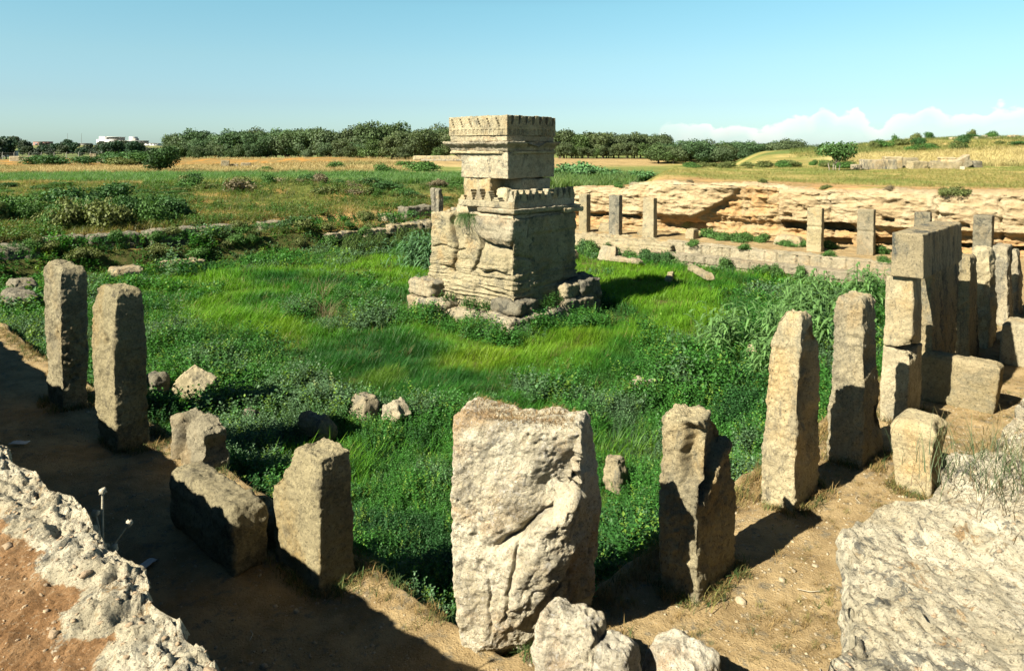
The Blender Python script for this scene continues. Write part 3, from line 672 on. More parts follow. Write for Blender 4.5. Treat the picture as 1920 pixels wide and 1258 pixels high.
# lower battlement: solid band with crow-stepped merlons
spart('parapet', 16.12, 16.36, 14.84, 17.30, 2.69, 2.90, res=.025, seed=105, amp=.015)
spart('parapet', 16.30, 19.08, 14.83, 15.06, 2.69, 2.92, res=.025, seed=106, amp=.015)
def merlon(parent, name, c, width, height, steps, thick, along, z0, mat='cella', seed=0):
    """crow-stepped gable: outline prism, bevelled by subdivision-free chamfer"""
    hw = width/2; pts = [(-hw, 0)]
    for i in range(steps):
        xl = -hw*(1 - i/steps*.82); pts += [(xl, height*(i + 1)/steps)]
        if i < steps - 1: pts += [(-hw*(1 - (i + 1)/steps*.82), height*(i + 1)/steps)]
    pts = pts + [(-x, y) for x, y in pts[::-1]]
    n = len(pts); rg = np.random.RandomState(seed); p = np.array(pts) + rg.uniform(-.008, .008, (n, 2))
    t = thick/2; V = []
    for s in (-t, t):
        for x, y in p: V.append((s, x, y) if along == 'b' else (x, s, y))
    me = bpy.data.meshes.new(name); F = [list(range(n))[::-1], list(range(n, 2*n))] + [[i, (i + 1) % n, n + (i + 1) % n, n + i] for i in range(n)]
    me.from_pydata(V, [], F); me.update(); me.materials.append(M[mat]); o = bpy.data.objects.new(name, me); link(o); o.parent = parent
    o.location = (c[0] - SA, c[1] - SB, z0 - SZ)
    bv = o.modifiers.new('b', 'BEVEL'); bv.width = .012; bv.segments = 2; return o
rg = np.random.RandomState(4)
for i in range(10):
    h = [.36, .34, .33, .36, .28, .34, .32, .35, .33, .36][i]
    merlon(shrine, 'merlon', (16.27 + i*.298, 14.945), .29, h, 4, .225, 'a', 2.91, seed=i)
for i, (b, h, w_, s) in enumerate([(14.98, .34, .22, 3), (15.62, .12, .30, 2), (15.98, .30, .30, 4), (16.38, .36, .32, 4), (16.78, .34, .30, 4), (17.12, .14, .24, 2)]):
    merlon(shrine, 'merlon', (16.24, b), w_, h, s, .235, 'b', 2.89, seed=20 + i)
# naos: lower course with its broken corner, then the monolith and cornices
spart('naos_course', 16.36, 17.25, 16.08, 17.34, 2.62, 3.58, res=.03, r=.06, amp=.04, seed=110, cuts=[((16.5, 16.12, 3.3), (-.12, -1, -.05))])
spart('naos_course', 17.02, 18.46, 15.33, 17.2, 2.62, 3.58, res=.03, r=.07, amp=.04, seed=111, cuts=[((18.42, 15.4, 2.9), (1, -.2, -.25))])
spart('naos_rubble', 16.52, 16.98, 15.5, 16.05, 2.62, 3.32, mat='pillar', res=.03, r=.12, amp=.10, seed=112)
def naos_fn(V, N):
    wr = ss(-N[:, 1], .3, .7); z = V[:, 2]; a = V[:, 0]
    d = -wr*.05*gs(a + .45 - .4*(z - .4), 0, .03)*ss(z, .2, .4) - .05*(wr*ss(np.abs(fbm(V, 1.4, 3, 119)), .3, .6)*0)
    return V + N*d[:, None]
spart('naos_block', 16.34, 18.60, 15.31, 17.40, 3.59, 4.42, res=.022, r=.025, amp=.018, seed=113, fn=naos_fn)
spart('corbel', 16.3, 17.2, 17.36, 17.80, 4.12, 4.40, prof=[(4.12, 16.45, 17.2, 17.3, 17.42), (4.40, 16.28, 17.2, 17.3, 17.82)], res=.025, seed=114)
spart('string_course', 16.24, 18.57, 15.21, 17.84, 4.36, 4.45, res=.025, r=.03, amp=.012, seed=115, cuts=[((16.6, 15.3, 4.4), (-.8, -1, 0))])
cor = spart('cornice', 16.08, 18.61, 15.07, 17.98, 4.44, 4.76, prof=[(4.44, 16.30, 18.5, 15.28, 17.8), (4.56, 16.24, 18.54, 15.22, 17.86), (4.67, 16.08, 18.62, 15.07, 18.0), (4.74, 16.06, 18.64, 15.05, 18.0)], res=.025, r=.02, amp=.025, seed=116,
      dents=[((17.45, 15.02, 4.7), (.42, .3, .16), .14), ((16.6, 15.1, 4.5), (.3, .2, .08), .05)])
def frieze_fn(V, N):
    cb, cz = 1.315, .61; b = V[:, 1] + cb; a = V[:, 0] + 1.165; z = V[:, 2]     # 0..2.63, 0..2.33, 0..cz
    wl = ss(-N[:, 0], .6, .9); wr = ss(-N[:, 1], .6, .9); D = np.zeros(len(V)); Dr = np.zeros(len(V))
    # low row of small upright slots on both faces
    for arr, wt, ln in ((b, 'l', 2.63), (a, 'r', 2.33)):
        ph = (arr - .06) % .185; s_ = band(ph, .045, .14, .008)*band(z, .03, .185, .01)*(arr > .05)*(arr < ln - .05)
        o_ = s_*(1 - band(ph, .062, .123, .008)*(z < .165))*.045 + s_*.012
        if wt == 'l': D += o_
        else: Dr += o_
    for k_ in range(6):
        b0 = 2.48 - k_*.405
        for j in range(4):
            bb, zz = b0 - j*.035, .50 - j*.072
            D += .10*band(b, bb - .03, bb + .03, .008)*band(z, zz - .025, zz + .028, .008)
    for k_ in range(7):
        a0 = .24 + k_*.325; wdt = .02 + .05*ss(z, .28, .62)
        Dr += .22*(np.abs(a - a0 - .04*(z - .4)/.2) < wdt)*(z > .33 + .02*(k_ % 3))
    D += .04*gs(b - .36, 0, .02)*1.; Dr += .0
    V = V.copy(); V[:, 0] += wl*D; V[:, 1] += wr*Dr
    return V
spart('frieze_block', 16.17, 18.50, 15.18, 17.81, 4.93, 5.54, res=.0165, r=.015, amp=.012, fine=.006, topamp=.03, seed=117, fn=frieze_fn)
spart('attic_course', 16.21, 18.47, 15.22, 17.77, 4.74, 4.94, res=.03, r=.03, amp=.025, seed=118)

# ---------------------------------------------------------------- standing pillars of the portico
PG = 'standing stone pillars of the portico'
def pillar(label, prof, mat, group=PG, name='stone_pillar', cat='pillar', z0=-.04, **k):
    kw = dict(res=.022, r=.025, amp=.028, fine=.017); kw.update(k); kw['res'] = min(kw['res'], .025) if kw['res'] < .035 else kw['res']; kw['fine'] *= 1.25
    o = stone(name, prof, M[mat], z0=z0, **kw); tag(o, label, cat, group); return o
# the great battered block nearest the camera
def big_fn(V, N):
    # local frame: centre removed -> a in [-.27,.27], b in [-.75,.75]
    a, b, z = V[:, 0], V[:, 1], V[:, 2]; wl = ss(-N[:, 0], .2, .7)
    nz = fbm(V, 2.1, 4, 131)
    line = 1.02 + .62*ss(-b, -.25, .75) + .07*nz                    # diagonal fracture rising to the right corner
    over = ss(z - line, 0, .05); right = ss(-b, -.15, .45)
    d = -.17*over*right*(1 - ss(z - line, .25, .62)) 
    d += .10*(1 - over)*ss(-b, -.2, .3)*ss(z, .25, .7)*(1 - ss(-b, .52, .72)) 
    d -= .12*gs(z - line, .02, .035)*ss(-b, -.3, 0)
    d -= .09*np.exp(-(((b - .25)/.30)**2 + ((z - 1.0)/.30)**2))*ss(nz, -.3, .5)
    # thin crack running down from the fracture
    d -= .05*gs(b + .02 + .17*(z - .95) + .03*fbm(V, 6, 3, 132), 0, .012)*band(z, .35, 1.2, .05)
    d -= .035*gs(b - .22 + .02*fbm(V, 7, 3, 133), 0, .01)*band(z, .2, .7, .05)
    return V + N*(d*wl)[:, None]
bp = stone('stone_pillar', [(-.3, -.20, .30, -.52, .50), (0, -.23, .36, -.57, .52), (.35, -.25, .40, -.60, .55), (.8, -.25, .42, -.63, .60), (1.26, -.24, .42, -.64, .61), (1.65, -.23, .38, -.62, .58), (1.95, -.225, .29, -.61, .575), (2.12, -.22, .24, -.60, .57), (2.19, -.18, .20, -.565, .54)],
           M['white'], at=(4.79, 4.32), z0=-.04, rot=rad(24), res=.0115, r=.06, amp=.035, fine=.015, pit=.022, pitf=18, topamp=.03, seed=130, fn=big_fn,
           cuts=[((-.24, -.36, 1.42), (-.95, -.80, -.33)), ((-.22, -.1, .25), (-1, -.5, -.9))], dents=[((0, .05, 2.2), (.22, .3, .2), .05), ((.05, -.62, 1.75), (.2, .2, .35), .07), ((.05, -.6, .9), (.2, .2, .5), .06), ((-.1, -.6, 1.2), (.16, .12, .25), .09)])
tag(bp, 'huge pale squared boulder pillar with a diagonal crack, nearest of all the standing stones', 'pillar', PG)
def torn_fn(V, N):
    x, y, z = V[:, 0], V[:, 1], V[:, 2]; wl = ss(-N[:, 0], .2, .7); wr = ss(-N[:, 1], .2, .7); nz = fbm(V, 3.2, 4, 141)
    line = .98 + .60*(x + .43)/.85 + .07*nz
    V = V.copy(); rag = .03*np.clip(ridged(V*np.array([1, 1, .5]), 5, 2, 142), -.5, 1)*ss(z, 1.0, 1.3)
    V[:, 0] += (1 - ss(x, -.3, .0))*(.16*ss(-y + .06*nz, -.03, .05)*ss(z + .12*nz, 1.10, 1.22)*(1 - ss(z, 1.72, 1.84)) + rag*.6)
    V[:, 1] += (1 - ss(y, -.12, .06))*(.11*ss(z - line, 0, .05)*(1 - ss(z - line, .45, .7)) - .03*np.exp(-((z - line + .05)/.06)**2) + rag*.5)*ss(x, -.42, -.3)
    return V
pillar('short brown pillar with a torn hollow split down its top, right of the huge pale pillar',
       [(0, 6.39, 7.26, 3.42, 3.86), (.81, 6.39, 7.22, 3.43, 3.86), (1.45, 6.40, 7.16, 3.46, 3.86), (1.70, 6.42, 7.08, 3.45, 3.87), (1.86, 6.44, 6.96, 3.47, 3.86)],
       'pillar', res=.0135, amp=.03, fine=.016, seed=140, topamp=.06, fn=torn_fn, pit=.012, pitf=14,
       cuts=[((6.98, 3.45, 1.66), (1, -.1, .9)), ((6.4, 3.8, 1.80), (-.6, .8, 1))])
pillar('tall round-topped pitted pillar with a deeply gouged side, between the torn pillar and the squarer tall pillar',
       [(0, 8.86, 9.73, 3.45, 3.89), (.67, 8.88, 9.72, 3.44, 3.87), (1.74, 8.90, 9.64, 3.43, 3.83), (2.10, 8.90, 9.52, 3.41, 3.80), (2.25, 8.90, 9.40, 3.40, 3.75), (2.44, 8.95, 9.26, 3.41, 3.70), (2.53, 9.0, 9.18, 3.45, 3.64)],
       'pillar', res=.018, amp=.03, fine=.012, seed=150, pit=.014, pitf=13, dents=[((9.25, 3.42, 1.55), (.28, .2, .5), .16), ((9.5, 3.42, .9), (.2, .2, .3), .07), ((9.3, 3.42, 2.15), (.2, .2, .15), .07)])
pillar('tall squared pillar with a notch in its dark side and a pillar-shaped shadow on its foot, left of the lintel pair',
       [(0, 10.72, 11.66, 3.21, 3.72), (.5, 10.74, 11.6, 3.21, 3.71), (1.0, 10.75, 11.45, 3.22, 3.69), (1.37, 10.75, 11.31, 3.22, 3.67), (2.35, 10.76, 11.30, 3.28, 3.64), (2.44, 10.82, 11.25, 3.32, 3.60)],
       'pillar', res=.022, amp=.025, seed=160, dents=[((10.95, 3.2, 1.55), (.22, .16, .16), .10), ((11.4, 3.2, .6), (.3, .2, .25), .08)])
# two-part pillar carrying the lintel
tp = empty('stone_pillar', W(13.2, 3.4, -.03), TH); tag(tp, 'pillar of two stacked blocks under the near end of the square lintel', 'pillar', PG)
def cpart(parent, ca, cb, name, prof, mat, **k):
    p = np.array(prof, float); z0 = p[0, 0]; p[:, 0] -= z0; p[:, 1:3] -= ca; p[:, 3:5] -= cb
    k['dents'] = [((c[0] - ca, c[1] - cb, c[2] - z0), r_, d_) for c, r_, d_ in k.get('dents', ())]
    k['cuts'] = [((c[0] - ca, c[1] - cb, c[2] - z0), n_) for c, n_ in k.get('cuts', ())]
    kw = dict(res=.025, r=.035, amp=.022, fine=.01); kw.update(k)
    return stone(name, p, M[mat], at=(0, 0), z0=z0, parent=parent, **kw)
cpart(tp, 13.2, 3.4, 'lower_block', [(0, 12.91, 13.78, 3.22, 3.64), (1.28, 12.93, 13.6, 3.17, 3.60)], 'pillar', seed=170, dents=[((13.0, 3.15, 1.28), (.3, .2, .16), .10)])
cpart(tp, 13.2, 3.4, 'upper_block', [(1.30, 12.92, 13.55, 3.16, 3.60), (2.40, 12.93, 13.42, 3.17, 3.58), (2.46, 12.95, 13.40, 3.20, 3.56)], 'pillar', seed=171, dents=[((13.0, 3.14, 1.32), (.3, .2, .14), .10)])
pillar('dark broad leaning pillar holding the far end of the square lintel', [(0, 14.70, 16.35, 3.22, 3.66), (2.40, 14.74, 17.0, 3.32, 3.70), (2.47, 14.78, 16.9, 3.36, 3.66)], 'weather', seed=172, res=.03, amp=.04)
ln = stone('lintel', [(0, 12.84, 15.6, 3.00, 3.49), (.72, 12.83, 15.5, 3.02, 3.48)], M['weather'], z0=2.435, res=.024, r=.02, amp=.014, fine=.008, seed=173)
tag(ln, 'big squared lintel block laid across two pillars of the right-hand row', 'lintel')
pillar('slim pillar directly right of the square lintel with a ribbed face', [(0, 17.78, 18.8, 3.25, 3.58), (2.22, 17.78, 18.35, 3.28, 3.60), (2.28, 17.82, 18.3, 3.32, 3.56)], 'weather', seed=180, res=.03, amp=.03)
pillar('knobbly pillar with a ragged dark edge, second right of the square lintel', [(0, 19.19, 20.3, 3.14, 3.50), (1.2, 19.19, 19.9, 3.12, 3.50), (2.26, 19.19, 19.6, 3.18, 3.55), (2.33, 19.25, 19.55, 3.22, 3.5)], 'pillar', seed=181, res=.03, amp=.07, dents=[((19.4, 3.1, 1.4), (.3, .2, .2), .1)])
pillar('grey pillar third right of the square lintel, behind the knobbly one', [(0, 22.04, 22.8, 3.20, 3.56), (2.07, 22.04, 22.68, 3.27, 3.60)], 'weather', seed=182, res=.03, amp=.04)
pillar('last thin rough pillar of the right-hand row, beside the edge of the photo', [(0, 23.82, 24.5, 3.22, 3.50), (1.7, 23.85, 24.35, 3.30, 3.50), (1.80, 23.9, 24.3, 3.34, 3.46)], 'weather', seed=183, res=.03, amp=.05)
# left-hand row
pillar('tall squared brown pillar with a black shaded face, second from the left edge', [(0, 3.82, 4.28, 11.53, 12.30), (1.2, 3.79, 4.27, 11.52, 12.42), (2.1, 3.83, 4.26, 11.53, 12.50), (2.38, 3.88, 4.24, 11.56, 12.42), (2.45, 3.93, 4.2, 11.62, 12.36)],
       'pillar_brown', seed=190, res=.018, r=.02, topamp=.01, amp=.03, fine=.014, dents=[((3.78, 11.9, 1.55), (.15, .25, .2), .05)])
pillar('tall pillar with a honeycombed pale edge, first from the left edge', [(0, 3.80, 4.20, 14.03, 14.86), (.35, 3.80, 4.20, 14.03, 14.88), (1.41, 3.79, 4.24, 14.03, 14.96), (2.41, 3.82, 4.22, 14.03, 15.02), (2.52, 3.88, 4.18, 14.1, 14.95)],
       'pillar_brown', seed=191, res=.018, r=.02, topamp=.01, amp=.035, fine=.014, pit=.03, pitf=7, dents=[((3.78, 14.4, 1.2), (.2, .25, .35), .08)])
pillar('broken brown pillar with a slanting shoulder, left of the huge pale pillar', [(0, 3.95, 4.40, 6.32, 7.22), (1.10, 3.98, 4.38, 6.34, 7.30), (1.40, 4.02, 4.37, 6.36, 7.05)],
       'pillar_brown', seed=192, res=.015, amp=.03, fine=.012, cuts=[((4.1, 6.90, 1.26), (-.35, .75, .75)), ((4.0, 6.5, 1.38), (-.9, .0, .9))], dents=[((4.2, 6.7, 1.5), (.15, .12, .15), .05)])
pillar('low broken stub with a cleft side behind the lying block', [(0, 4.28, 4.72, 9.80, 10.72), (.60, 4.36, 4.70, 9.82, 10.88), (.70, 4.40, 4.68, 9.9, 10.8)],
       'pillar_brown', seed=193, res=.018, amp=.05, fine=.014, cuts=[((4.5, 10.3, .66), (-.4, .1, 1))], dents=[((4.4, 10.55, .3), (.2, .1, .5), .14), ((4.5, 9.8, .35), (.2, .2, .2), .1)])
blk = stone('fallen_block', [(0, 3.50, 3.90, 7.24, 8.80), (.55, 3.46, 3.90, 7.18, 8.85), (.74, 3.50, 3.88, 7.24, 8.80)], M['pillar_brown'], z0=-.03, res=.015, r=.07, amp=.035, fine=.012, seed=194, topamp=.03,
            dents=[((3.46, 7.9, .7), (.15, .3, .3), .06)])
tag(blk, 'long brown block lying mostly in shade left of the broken slanting pillar', 'stone block')
# lying slabs of the right-hand walkway
s1 = stone('fallen_block', [(0, 14.5, 14.95, 2.28, 3.45), (.80, 14.52, 14.92, 2.20, 3.42), (.88, 14.56, 14.88, 2.26, 3.38)], M['masonry'], z0=-.03, res=.022, r=.04, amp=.02, seed=195); tag(s1, 'long low slab on edge jutting across the walkway from the lintel pillar', 'stone slab')
s2 = stone('fallen_block', [(0, 18.1, 18.9, 1.7, 2.80), (.86, 18.1, 18.85, 1.7, 2.75), (.92, 18.14, 18.8, 1.7, 2.7)], M['pillar'], z0=-.03, res=.03, r=.04, amp=.02, seed=196); tag(s2, 'squared block on the walkway at the right edge, beyond the low slab on edge', 'stone block')
s3 = stone('pillar_stub', [(0, 10.46, 11.02, 2.30, 2.72), (.85, 10.44, 11.1, 2.26, 2.80), (.96, 10.50, 11.04, 2.32, 2.74)], M['pillar'], z0=-.03, res=.016, r=.045, amp=.022, fine=.01, strata=.012, seed=197, dents=[((10.75, 2.28, .5), (.3, .15, .5), .06)]); tag(s3, 'short squared stub on the sunny walkway in front of the lintel pillars', 'pillar stub')
# far row
def far_pillar(a, b, wa, wb, h, label, mat='masonry', seed=0, **k):
    pillar(label, [(0, a, a + wa, b, b + wb), (h - .04, a + .01, a + wa - .02, b + .01, b + wb - .01), (h, a + .02, a + wa - .03, b + .02, b + wb - .02)], mat, seed=seed, res=.04, r=.02, amp=.018, fine=.006, topamp=.01, **k)
far_pillar(31.64, 23.79, .40, .54, 2.1, 'far pillar half hidden behind the right corner of the shrine', seed=200)
far_pillar(31.63, 21.68, .36, .65, 2.14, 'grey far pillar in the middle of the three right of the shrine', 'grey', seed=201)
far_pillar(31.86, 19.73, .38, .66, 2.08, 'far pillar standing furthest right of the three beside the shrine', seed=202)
far_pillar(32.37, 11.59, .36, .65, 1.98, 'cracked far pillar standing left of the long dark slot in the rock wall', seed=203, dents=[((32.37, 11.9, 1.15), (.1, .5, .04), .05)])
far_pillar(32.90, 9.63, .36, .68, 2.0, 'cracked far pillar standing right of the long dark slot in the rock wall', seed=204, dents=[((32.9, 9.9, 1.05), (.1, .5, .04), .05)])
far_pillar(33.32, 7.60, .36, .62, 1.97, 'far pillar whose head shows just above the square lintel', 'grey', seed=205)
far_pillar(34.19, 5.61, .55, .67, 1.90, 'far pillar with a pocked head above the knobbly pillar', 'grey', seed=206, pit=.03, pitf=6)
pillar('left slim half of a split pillar standing alone behind the shrine', [(0, 31.45, 31.85, 36.02, 36.42), (2.02, 31.45, 31.8, 36.12, 36.50)], 'grey', seed=207, res=.04, amp=.06, r=.1)
pillar('right slim half of a split pillar standing alone behind the shrine', [(0, 31.4, 31.9, 35.56, 35.96), (1.9, 31.45, 31.85, 35.66, 36.02), (2.0, 31.5, 31.8, 35.74, 35.96)], 'grey', seed=208, res=.04, amp=.06, r=.1)

# ---------------------------------------------------------------- loose rocks
def rock(label, a, b, z, da, db, h, mat='grey', name='rock', cat='rock', rot=0., tilt=None, seed=0, **k):
    kw = dict(res=max(.016, min(da, db, h)/16), r=min(da, db, h)*.22, amp=min(.09, .12*max(da, db, h)), fine=.012, topamp=.03); kw.update(k)
    p = [(0, -da/2, da/2, -db/2, db/2), (h*.6, -da/2*.96, da/2*.96, -db/2*.96, db/2*.96), (h, -da/2*.75, da/2*.75, -db/2*.75, db/2*.75)]
    o = stone(name, p, M[mat], at=(a, b), z0=z, rot=rot, tilt=tilt, seed=seed, **kw); tag(o, label, cat); return o
rock('cracked boulder leaning against the foot of the huge pale pillar at the bottom edge', 4.52, 3.52, -.05, .42, .62, .86, 'white', seed=210, rot=.2, res=.013, amp=.07, pit=.02, pitf=14, name='boulder', cat='boulder')
rock('broken pale lump between the leaning boulder and the grassy one at the bottom edge', 4.62, 3.16, -.05, .40, .34, .70, 'white', seed=211, rot=.3, res=.013, amp=.06, pit=.02, pitf=14, name='boulder', cat='boulder')
rock('low grassy boulder at the bottom edge right of the huge pillar', 5.12, 2.88, -.05, .55, .60, .55, 'white', seed=212, res=.013, amp=.06, pit=.015, pitf=14, name='boulder', cat='boulder')
rock('pale tilted slab with a smooth sunlit face behind the two tall left pillars', 6.7, 15.4, -.75, .55, .85, .62, 'pillar', seed=213, rot=.35, tilt=(.5, -.35), amp=.03, r=.05)
rock('dark rock beside the pale tilted slab behind the tall left pillars', 6.15, 16.2, -.75, .45, .6, .45, 'grey', seed=214, rot=.2)
rock('small dark rock just behind the second tall left pillar', 5.5, 16.4, -.5, .5, .5, .5, 'grey', seed=215, rot=.5)
rock('flat slab lying in weeds at the left edge', 6.7, 29.3, -.75, .8, 1.8, .42, 'grey', seed=216, amp=.04, r=.06)
rock('dark boulder in the weeds above the flat slab at the left edge', 7.3, 31.4, -.8, .8, 1.1, .55, 'grey', seed=217)
rock('knobbly rock among the herbs behind the broken slanting pillar', 7.15, 11.5, -.75, .4, .7, .44, 'weather', seed=218, rot=.2)
rock('peaked rock among the herbs at the edge of the bright grass', 8.35, 11.8, -.8, .45, .6, .5, 'weather', seed=219, tilt=(.1, .2))
rock('pale slanting rock right of the peaked rock among the herbs', 8.6, 10.95, -.72, .35, .7, .42, 'pillar', seed=220, tilt=(-.5, .0))
rock('shadowed rock under the herbs left of the knobbly rock', 6.75, 13.1, -.85, .3, .4, .36, 'grey', seed=221)
rock('rounded brown rock peeping out behind the right side of the huge pale pillar', 9.3, 6.4, -.85, .32, .34, .58, 'weather', seed=222)
rock('small pale stone lying in the herbs between the huge and the torn pillar', 13.4, 8.5, -.75, .35, .6, .30, 'pillar', seed=223)
rock('small brown block between the lying block and the broken slanting pillar', 4.2, 7.6, -.02, .35, .4, .36, 'pillar_brown', seed=224)
rock('small pale boulder half buried in reeds at the foot of the tall pitted pillar', 17.3, 7.8, -.85, .3, .3, .5, 'pillar', seed=225)
rock('upright pale slab leaning at the far edge of the marsh', 28.8, 20.4, -.9, .35, 1.0, .75, 'masonry', seed=226, tilt=(0, .35), r=.04, amp=.03)
rock('flat pale slab lying at the far edge of the marsh', 28.4, 19.0, -.75, .5, 1.6, .22, 'masonry', seed=227, r=.04, amp=.03)
rock('small pale slab touching the right side of the shrine', 27.4, 21.5, -.9, .35, .7, .6, 'masonry', seed=228, r=.04, amp=.03)
rock('long narrow slab lying aslant in the marsh before the masonry steps', 27.6, 14.8, -.75, .35, 2.6, .25, 'masonry', seed=229, rot=-.75, r=.04, amp=.03)
rock('narrow slab flat in the grass before the masonry steps, nearer the shrine', 26.3, 15.5, -.85, .3, 1.6, .22, 'masonry', seed=230, rot=-1.1, r=.04, amp=.03)
for i, (a, b, da, db, h, lb) in enumerate([(33.0, 23.3, .9, .8, .5, 'dark cubic block between the two far pillars nearest the shrine'), (32.9, 21.0, .7, .4, .5, 'small block between the middle and right far pillars'),
        (33.2, 18.3, .6, .5, .55, 'block casting a long shadow right of the three far pillars'), (33.9, 13.6, .7, 1.3, .5, 'low pale block at the foot of the rock wall left of the cracked pillars')]):
    rock(lb, a, b, -.05, da, db, h, 'masonry', seed=240 + i, amp=.04, r=.05, name='fallen_block', cat='stone block')
x, y, _ = W(35.7, 23.6)
rock('dark beam-like block lying on the brow of the rock wall above the far pillars', 35.6, 23.1, onwall(x, y, 2.3) - .05, .4, 1.0, .36, 'pillar_brown', seed=245, amp=.03, r=.04, name='fallen_block', cat='stone block')
# stacked step blocks on the far left side
st = empty('step_block', W(18.6, 37.6, -.35), TH); tag(st, 'two dressed blocks stacked like a step in the far left bank', 'step blocks')
stone('lower_block', boxprof(-.35, .5, -.5, .45, .5), M['grey'], at=(0, 0), z0=-.2, parent=st, res=.04, seed=246)
stone('upper_block', boxprof(-.45, .5, -.55, .75, .48), M['grey'], at=(0, .1), z0=.3, parent=st, res=.04, seed=247)
# ledges of the far left edge
for i, (a, b, z, da, db, h, lb) in enumerate([(8.2, 37.0, -.5, 1.6, 3.2, .85, 'layered rock outcrop at the left edge of the far bank'), (10.2, 36.9, -.2, 1.5, 1.3, .75, 'first dark squared ledge stone from the left in the far bank'),
        (12.2, 36.6, -.25, 2.2, 1.2, .85, 'second dark ledge stone of the far bank, beside a narrow gap'), (14.6, 36.3, -.2, 2.3, 1.2, .85, 'long ledge stone at the middle of the far bank row'),
        (17.0, 36.9, -.1, 1.6, 1.0, .55, 'cracked ledge stone left of the step blocks'), (20.6, 37.6, 0, 1.3, 1.0, .5, 'small layered ledge right of the step blocks'),
        (23.4, 34.9, -.55, 2.2, .9, .45, 'low pale kerb stone among reeds left of the shrine'), (25.6, 34.6, -.5, 2.0, .9, .42, 'second low kerb stone among reeds left of the shrine'),
        (27.8, 34.9, -.45, 2.4, 1.3, .5, 'flat step slab left of the split pillar'), (30.2, 35.0, -.45, 2.4, 1.6, .50, 'broad step slab under the split pillar'),
        (28.4, 36.8, -.1, 1.0, .8, .55, 'small cubic block on the steps left of the split pillar'), (30.6, 37.0, -.05, 2.2, 1.0, .85, 'dark squared boulder right beside the split pillar'),
        (33.4, 34.9, -.3, 2.2, 1.2, 1.0, 'pale rounded rock between the split pillar and the shrine'), (11.6, 33.4, -.95, 1.2, 1.3, .42, 'flat cracked slab in weeds below the left ledge stones'), (13.9, 33.2, -1.0, 1.7, 1.2, .50, 'cracked bedrock patch showing behind the tall leafy weed')]):
    o = stone('ledge_stone', boxprof(-da/2, da/2, -db/2, db/2, 1.16 + .08*math.sin(i*3) if 1 <= i <= 4 else h, .06), M['grey' if i < 6 or i == 11 else 'weather'], at=(a, b), z0=(-.55 if 1 <= i <= 4 else z), res=.055, r=.08, amp=.09, fine=.02, strata=.07, seed=250 + i, rot=.1*math.sin(i*2.3))
    tag(o, lb, 'ledge stone')

# ---------------------------------------------------------------- vegetation: templates are baked into one mesh per mass
def tuft(n, h, w, spread, rg, droop=.5, segs=3):
    V, F, S = [], [], []; k = 0
    for i in range(n):
        az = rg.uniform(0, 6.283); ln = h*rg.uniform(.55, 1.15); l0 = rg.uniform(.05, .35); dr = droop*rg.uniform(.5, 1.4)
        bx, by = rg.normal(0, spread, 2); d = np.array([math.cos(az), math.sin(az)]); sd = np.array([-d[1], d[0]])
        ww = w*rg.uniform(.7, 1.3); rows = []
        for j in range(segs + 1):
            t = j/segs; hor = ln*(l0*t + dr*t*t*.6); z = ln*t*(1 - .28*dr*t); wd = ww*(1 - t)**.7*.5
            c = np.array([bx, by]) + d*hor
            if j < segs: rows.append([(c[0] - sd[0]*wd, c[1] - sd[1]*wd, z), (c[0] + sd[0]*wd, c[1] + sd[1]*wd, z)])
            else: rows.append([(c[0], c[1], z)])
        st = k
        for rw in rows: V += rw; S += [rg.uniform(.8, 1.2)]*0
        s_ = rg.uniform(.75, 1.25); S += [s_*(.8 + .35*(q//2)/segs) for q in range(2*segs + 1)]
        for j in range(segs - 1):
            a = st + 2*j; F += [(a, a + 1, a + 3), (a, a + 3, a + 2)]
        a = st + 2*(segs - 1); F.append((a, a + 1, a + 2)); k += 2*segs + 1
    return np.array(V), np.array(F), np.array(S)
def leafy(nst, h, ls, spread, rg, whorl=2, fold=.3, density=1.):
    """several stems carrying whorls of diamond-shaped leaves"""
    V, F, S = [], [], []; k = 0
    for s in range(nst):
        bx, by = rg.normal(0, spread, 2); lx, ly = rg.normal(0, .22, 2)*h; hh = h*rg.uniform(.6, 1.1)
        nlev = max(3, int(hh/(ls*.62)*density))
        for j in range(nlev):
            t = (j + .6)/nlev; cx, cy, cz = bx + lx*t*t, by + ly*t*t, hh*t
            size = ls*(1.15 - .6*t)*rg.uniform(.75, 1.25)
            for q in range(whorl):
                az = j*1.57 + q*6.283/whorl + rg.uniform(-.5, .5); up = rg.uniform(-.25, .65) + .5*t
                d = np.array([math.cos(az)*math.cos(up), math.sin(az)*math.cos(up), math.sin(up)])
                sd = np.array([-math.sin(az), math.cos(az), rg.uniform(-.4, .4)]); sd /= np.linalg.norm(sd); c = np.array([cx, cy, cz])
                nn = np.cross(d, sd); m_ = c + d*size*.5 
                V += [c, m_ + sd*size*.33 + nn*size*fold*.25, c + d*size - nn*size*.12, m_ - sd*size*.33 + nn*size*fold*.25]
                F += [(k, k + 1, k + 2), (k, k + 2, k + 3)]; S += [rg.uniform(.72, 1.28)]*4; k += 4
    return np.array(V), np.array(F), np.array(S)
